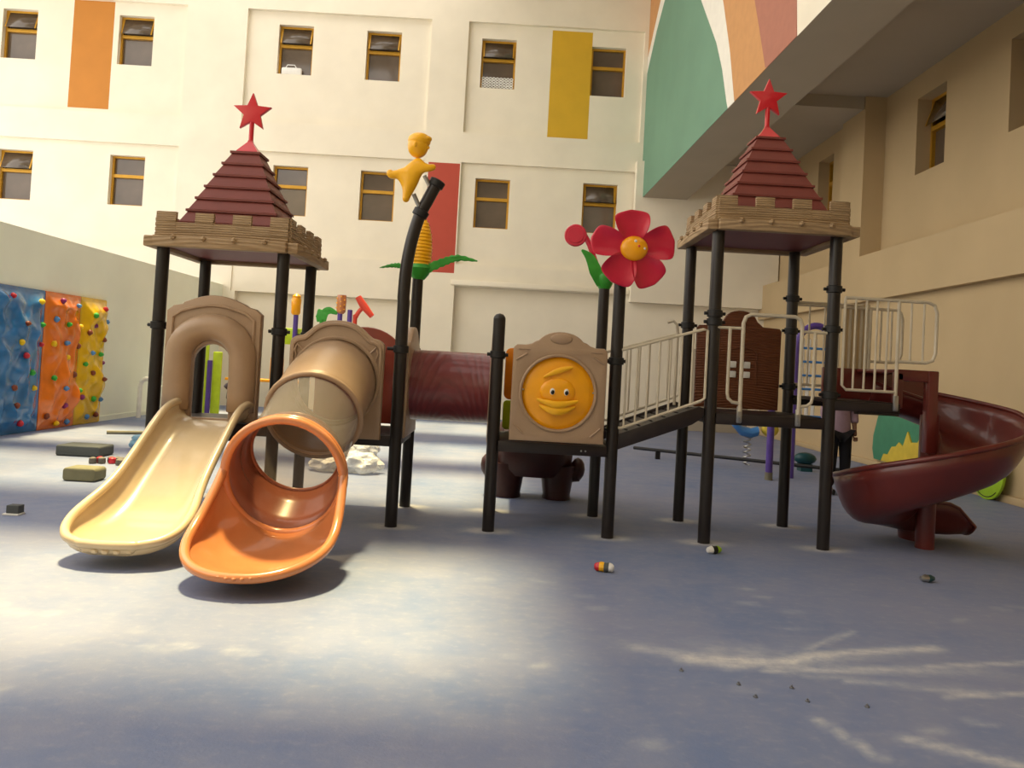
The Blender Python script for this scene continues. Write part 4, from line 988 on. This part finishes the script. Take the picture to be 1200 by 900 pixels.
# small bolts lying at the drilled spot
for x, y, w_ in ((1.29, 4.13, 'upper left of the four by the chalky dust burst'), (1.33, 3.98, 'lower left of the four by the chalky dust burst'), (1.56, 4.12, 'upper right of the four by the chalky dust burst'), (1.58, 3.96, 'lower right of the four by the chalky dust burst'), (1.03, 4.28, 'alone to the left of the dust burst'), (1.86, 3.93, 'alone to the right of the dust burst')):
    b = B(); b.lathe([(.011, 0), (.011, .007), (.005, .008), (.005, .016)], (x, y, 0), seg=6)
    tag(b.out('anchor_bolt', M['silver']), 'tiny metal bolt on the floor, '+w_, 'bolt', 'bolts by the dust burst')
t = thing('white_hoop', (-7.6, 17.4, 0), 'small white arched hoop standing by the left wall', 'hoop')
q = B(); q.tube([(-7.75, 17.3, 0), (-7.75, 17.3, .7)] + [(-7.62+.13*cos(a), 17.3+.02, .72+.12*sin(a)) for a in np.linspace(pi, 0, 8)] + [(-7.49, 17.35, .1)], .05, 8); q.out('arch', M['white'], t)
q = B(); q.box(-7.45, -7.2, 17.5, 17.55, 0, .7, .02); q.out('side_board', M['left'], t)

# ------------------------------------------------------------------ far play set behind the left tower
t = thing('far_play_set', (-4.5, 18, 0), 'small far play set with purple posts and lime panels behind the slides', 'play set')
def fpost(x, y, h): q = B(); q.tube([(x, y, 0), (x, y, h)], .055, 12); return q.out('post', M['purple'], t)
for x, h in ((-4.70, 2.45), (-3.50, 2.6), (-3.72, 2.6), (-6.55, 1.3)): fpost(x, 18, h)
q = B(); q.lathe([(.07, 2.42), (.1, 2.46), (.11, 2.76), (.09, 2.8), (.10, 2.84), (.03, 2.9)], (-4.71, 18, 0), seg=12); q.out('yellow_cap', M['yelloworange'], t)
q = B(); q.lathe([(.06, 2.5), (.1, 2.55), (.11, 2.8), (.1, 2.92), (.02, 2.93)], (-3.70, 18, 0), seg=12); q.out('orange_cap', M['orange'], t)
for k in range(10): q = B(); q.ball((-3.70+.1*sin(k*2.1), 17.9, 2.56+.035*k), .018, 1); q.out('yellow_dot', M['yellow'], t)
q = B(); leaf(q, [(-4.12, 18, 2.3), (-4.14, 18, 2.45), (-4.2, 18, 2.58)], [.1, .12, .02], th=.02); leaf(q, [(-4.12, 18, 2.3), (-4.06, 18, 2.5), (-3.95, 18, 2.56), (-3.78, 18, 2.5)], [.1, .09, .08, .03], th=.02); q.tube([(-4.12, 18, 0), (-4.12, 18, 2.35)], .05, 10); q.out('green_leaf', M['green'], t)
q = B(); q.tube(smooth_pts([(-3.38, 18, 0), (-3.38, 18, 2.3), (-3.36, 18, 2.45), (-3.28, 18, 2.6), (-3.2, 18, 2.66)], 4), .05, 10); q.tube([(-3.34, 18, 2.9), (-3.2, 18, 2.7), (-3.0, 18, 2.48)], [.07, .09, .06], 10); q.out('coral_bloom', M['coral'], t)
q = B(); q.box(-4.95, -4.3, 18.05, 18.1, 1.75, 2.12, .02); q.out('lime_board', M['lime'], t)
q = B(); q.box(-6.9, -6.6, 18.02, 18.08, .08, 1.7, .02); q.out('lime_board', M['lime'], t)
q = B(); q.box(-6.5, -6.3, 18.02, 18.08, .1, 1.5, .02); q.out('lime_board', M['lime'], t)
q = B(); q.box(-6.2, -4.4, 18.0, 18.5, .88, .94, .01); q.out('deck_plate', M['yelloworange'], t)
q = B(); q.box(-5.2, -4.9, 17.95, 18.0, .9, 1.45, .03); q.out('orange_board', M['yelloworange'], t)

# ------------------------------------------------------------------ behind the right tower
t = thing('arch_climber', (4.9, 12.9, 0), 'purple arched climber with pale blue rungs behind the right tower', 'climber')
q = B(); q.tube([(4.70, 12.9, 0), (4.70, 12.9, 2.0)] + [(5.02+.32*cos(a), 12.9, 2.05+.42*sin(a)) for a in np.linspace(pi, 0, 14)] + [(5.34, 12.9, 2.0), (5.34, 12.9, 0)], .055, 10); q.out('arch_pipe', M['purple'], t)
for i in range(6): q = B(); q.tube([(4.72, 12.9, 1.0+.22*i), (5.32, 12.9, 1.0+.22*i)], .02, 6); q.out('rung', M['blue'], t)
for i in range(3): q = B(); q.tube([(4.82+.1*i, 12.92, .9), (4.82+.1*i, 12.92, 2.25)], .03, 6); q.out('upright', M['white'], t)
t = thing('purple_pole', (4.22, 12.5, 0), 'thin purple pole with a dusty grey foot behind the right tower', 'pole')
q = B(); q.tube([(4.22, 12.5, .12), (4.22, 12.5, 1.25)], .055, 12); q.out('pole', M['purple'], t)
q = B(); q.tube([(4.22, 12.5, 0), (4.22, 12.5, .12)], .06, 12); q.out('foot', M['rod'], t)
t = thing('balance_beam', (4.6, 13.3, 0), 'long dark low beam on the floor behind the right tower', 'beam')
q = B(); q.tube([(2.5, 14.9, .16), (6.2, 12.6, .16)], .03, 8); q.out('bar', M['black'], t)
for x, y in ((2.9, 14.65), (5.8, 12.85)): q = B(); q.box(x-.04, x+.04, y-.04, y+.04, 0, .15); q.out('foot', M['black'], t)
t = thing('spring_rider', (4.3, 14.4, 0), 'blue and yellow spring rider seen beneath the right tower deck', 'rider')
q = B(); q.loft([[(4.42+sx, 14.4+.12*cos(a), z+.09*sin(a)) for a in np.linspace(0, 2*pi, 13)[:-1]] for sx, z in ((-.25, .78), (-.1, .62), (.08, .58), (.2, .62))], cap=True); q.out('blue_seat', M['blue'], t)
q = B(); q.ball((4.85, 14.4, .66), (.16, .1, .13), 2); q.out('yellow_head', M['sunyellow'], t)
q = B(); q.tube([(4.45+.06*cos(a), 14.4+.06*sin(a), a/36*.55) for a in np.linspace(0, 36, 90)], .012, 6); q.out('spring', M['silver'], t)
b = B(); b.ball((5.35, 14.0, .22), (.2, .14, .11), 2); b.box(5.25, 5.45, 13.9, 14.1, 0, .13)
tag(b.out('teal_seat', M['tealblue']), 'small dark teal seat on the floor beneath the right tower deck', 'seat')

# painted cut-outs on and against the right wall
def wallplate(name, loop, x0, x1, m, root):
    R_ = Matrix.Rotation(pi/2, 4, 'Z')   # local x -> world y, local -y.. -> world x
    q = B(); q.plate([loop], -x1, -x0, .004, R_); return q.out(name, m, root)
t = thing('wall_mural', (7.2, 14.3, 0), 'green and yellow painted cut-out board on the right wall behind the spiral slide', 'mural')
wallplate('green_shape', [(y, z) for y, z in ((15.35, .16), (15.42, .35), (15.4, .6), (15.25, .95), (15.0, 1.35), (14.4, 1.45), (13.2, 1.38), (12.9, 1.1), (12.9, .3), (13.2, .14))], 7.18, 7.23, M['teal'], t)
wallplate('yellow_shape', [(y, z) for y, z in ((15.0, .16), (14.9, .3), (14.75, .3), (14.6, .46), (14.45, .48), (14.35, .56), (14.2, .5), (14.05, .78), (13.92, .6), (13.7, .62), (13.5, .86), (13.3, .7), (13.1, .9), (12.95, .8), (12.95, .16))], 7.15, 7.18, M['sunyellow'], t)
t = thing('lime_cutout', (7.1, 11.8, 0), 'lime green round cut-out leaning at the foot of the right wall', 'cut-out')
wallplate('lime_disc', [(11.62+.40*cos(a), .40+.40*sin(a)) for a in np.linspace(0, 2*pi, 28)[:-1]], 7.09, 7.13, M['limepaint'], t)
wallplate('tan_disc', [(12.28+.3*cos(a), .30+.30*sin(a)) for a in np.linspace(0, 2*pi, 20)[:-1]], 7.14, 7.17, M['brownpaint'], t)
q = B()
for r in (.36,): q.tube([(7.086, 11.62+r*cos(a), .40+r*sin(a)) for a in np.linspace(-2.3, .9, 20)], .007, 5)
for k in range(5): q.tube([(7.086, 11.75-.02*k, .25+.07*k), (7.086, 11.95-.02*k, .23+.07*k)], .009, 5)
q.out('black_line', M['black'], t)

# ------------------------------------------------------------------ person standing behind the right tower
px_, py_ = 4.80, 11.35
t = thing('person', (px_, py_, 0), 'person in a mauve shirt and black trousers standing behind the right tower', 'person')
def P3(x, y, z): return (px_+x, py_+y, z)
# one body: hips, torso, neck, arms, legs
V = [P3(0, 0, .92), P3(0, 0, 1.1), P3(0, 0, 1.3), P3(0, .0, 1.42), P3(0, 0, 1.5),
     P3(-.09, 0, .86), P3(-.095, -.01, .48), P3(-.1, .02, .10), P3(-.105, -.10, .045),
     P3(.09, 0, .86), P3(.10, -.02, .48), P3(.105, .01, .10), P3(.11, -.11, .045),
     P3(-.17, 0, 1.39), P3(-.21, .02, 1.13), P3(-.19, -.08, .91), P3(-.185, -.11, .83),
     P3(.17, 0, 1.39), P3(.21, .02, 1.13), P3(.19, -.08, .91), P3(.185, -.11, .83)]
E_ = [(0, 1), (1, 2), (2, 3), (3, 4), (0, 5), (5, 6), (6, 7), (7, 8), (0, 9), (9, 10), (10, 11), (11, 12), (3, 13), (13, 14), (14, 15), (15, 16), (3, 17), (17, 18), (18, 19), (19, 20)]
Rr_ = [(.13, .1), (.125, .09), (.14, .1), (.09, .07), .05, .085, .055, .038, .035, .085, .055, .038, .035, .055, .042, .03, .028, .055, .042, .03, .028]
body = skin_figure('body', V, E_, Rr_, M['skin'], t)
V = [P3(0, 0, .92), P3(-.09, 0, .84), P3(-.095, -.01, .48), P3(-.1, .02, .09), P3(.09, 0, .84), P3(.10, -.02, .48), P3(.105, .01, .09)]
skin_figure('trousers', V, [(0, 1), (1, 2), (2, 3), (0, 4), (4, 5), (5, 6)], [(.15, .12), .105, .08, .07, .105, .08, .07], M['trousers'], t)
V = [P3(0, 0, .78), P3(0, 0, .95), P3(0, 0, 1.12), P3(0, 0, 1.3), P3(0, 0, 1.42), P3(-.17, 0, 1.39), P3(-.215, .02, 1.13), P3(-.2, -.05, 1.0), P3(.17, 0, 1.39), P3(.215, .02, 1.13), P3(.2, -.05, 1.0)]
skin_figure('shirt', V, [(0, 1), (1, 2), (2, 3), (3, 4), (4, 5), (5, 6), (6, 7), (4, 8), (8, 9), (9, 10)], [(.19, .15), (.175, .14), (.155, .125), (.165, .13), (.1, .085), .075, .062, .058, .075, .062, .058], M['shirt'], t)
q = B(); q.ball(P3(0, 0, 1.62), (.078, .095, .115), 3); q.ball(P3(0, -.098, 1.61), (.014, .02, .022), 2)
for sx in (-1, 1): q.ball(P3(sx*.08, 0, 1.61), (.012, .022, .03), 2)
hd = q.out('head', M['skin'], t)
q = B()
for sx in (-1, 1): q.ball(P3(sx*.03, -.088, 1.63), (.012, .008, .007), 2)
q.out('eyes', M['eyeblack'], hd)
q = B(); q.ball(P3(0, -.088, 1.565), (.022, .01, .007), 2); q.out('mouth', M['coral'], hd)
q = B(); q.ball(P3(0, .018, 1.65), (.094, .10, .11), 3); q.out('hair', M['hair'], hd)
for sx in (-1, 1):
    for k in range(4):
        q = B(); x = sx*.185+(k-1.5)*.016; q.tube([P3(x, -.12, .82), P3(x, -.13, .785), P3(x, -.125, .755+.006*abs(k-1.5))], [.009, .008, .006], 6); q.out('finger', M['skin'], body)
    q = B(); q.tube([P3(sx*.16, -.12, .84), P3(sx*.15, -.14, .80)], [.01, .008], 6); q.out('thumb', M['skin'], body)
    q = B(); q.loft([[P3(sx*.108+w*cos(a), yy+.0*sin(a), max(.003, .045+.04*sin(a))) for a in np.linspace(0, 2*pi, 13)[:-1]] for yy, w in ((.08, .03), (.05, .045), (-.05, .048), (-.14, .045), (-.18, .02))], cap=True); q.out('shoe', M['black'], t)

for o in bpy.data.objects:
    if '_base' in o: del o['_base']
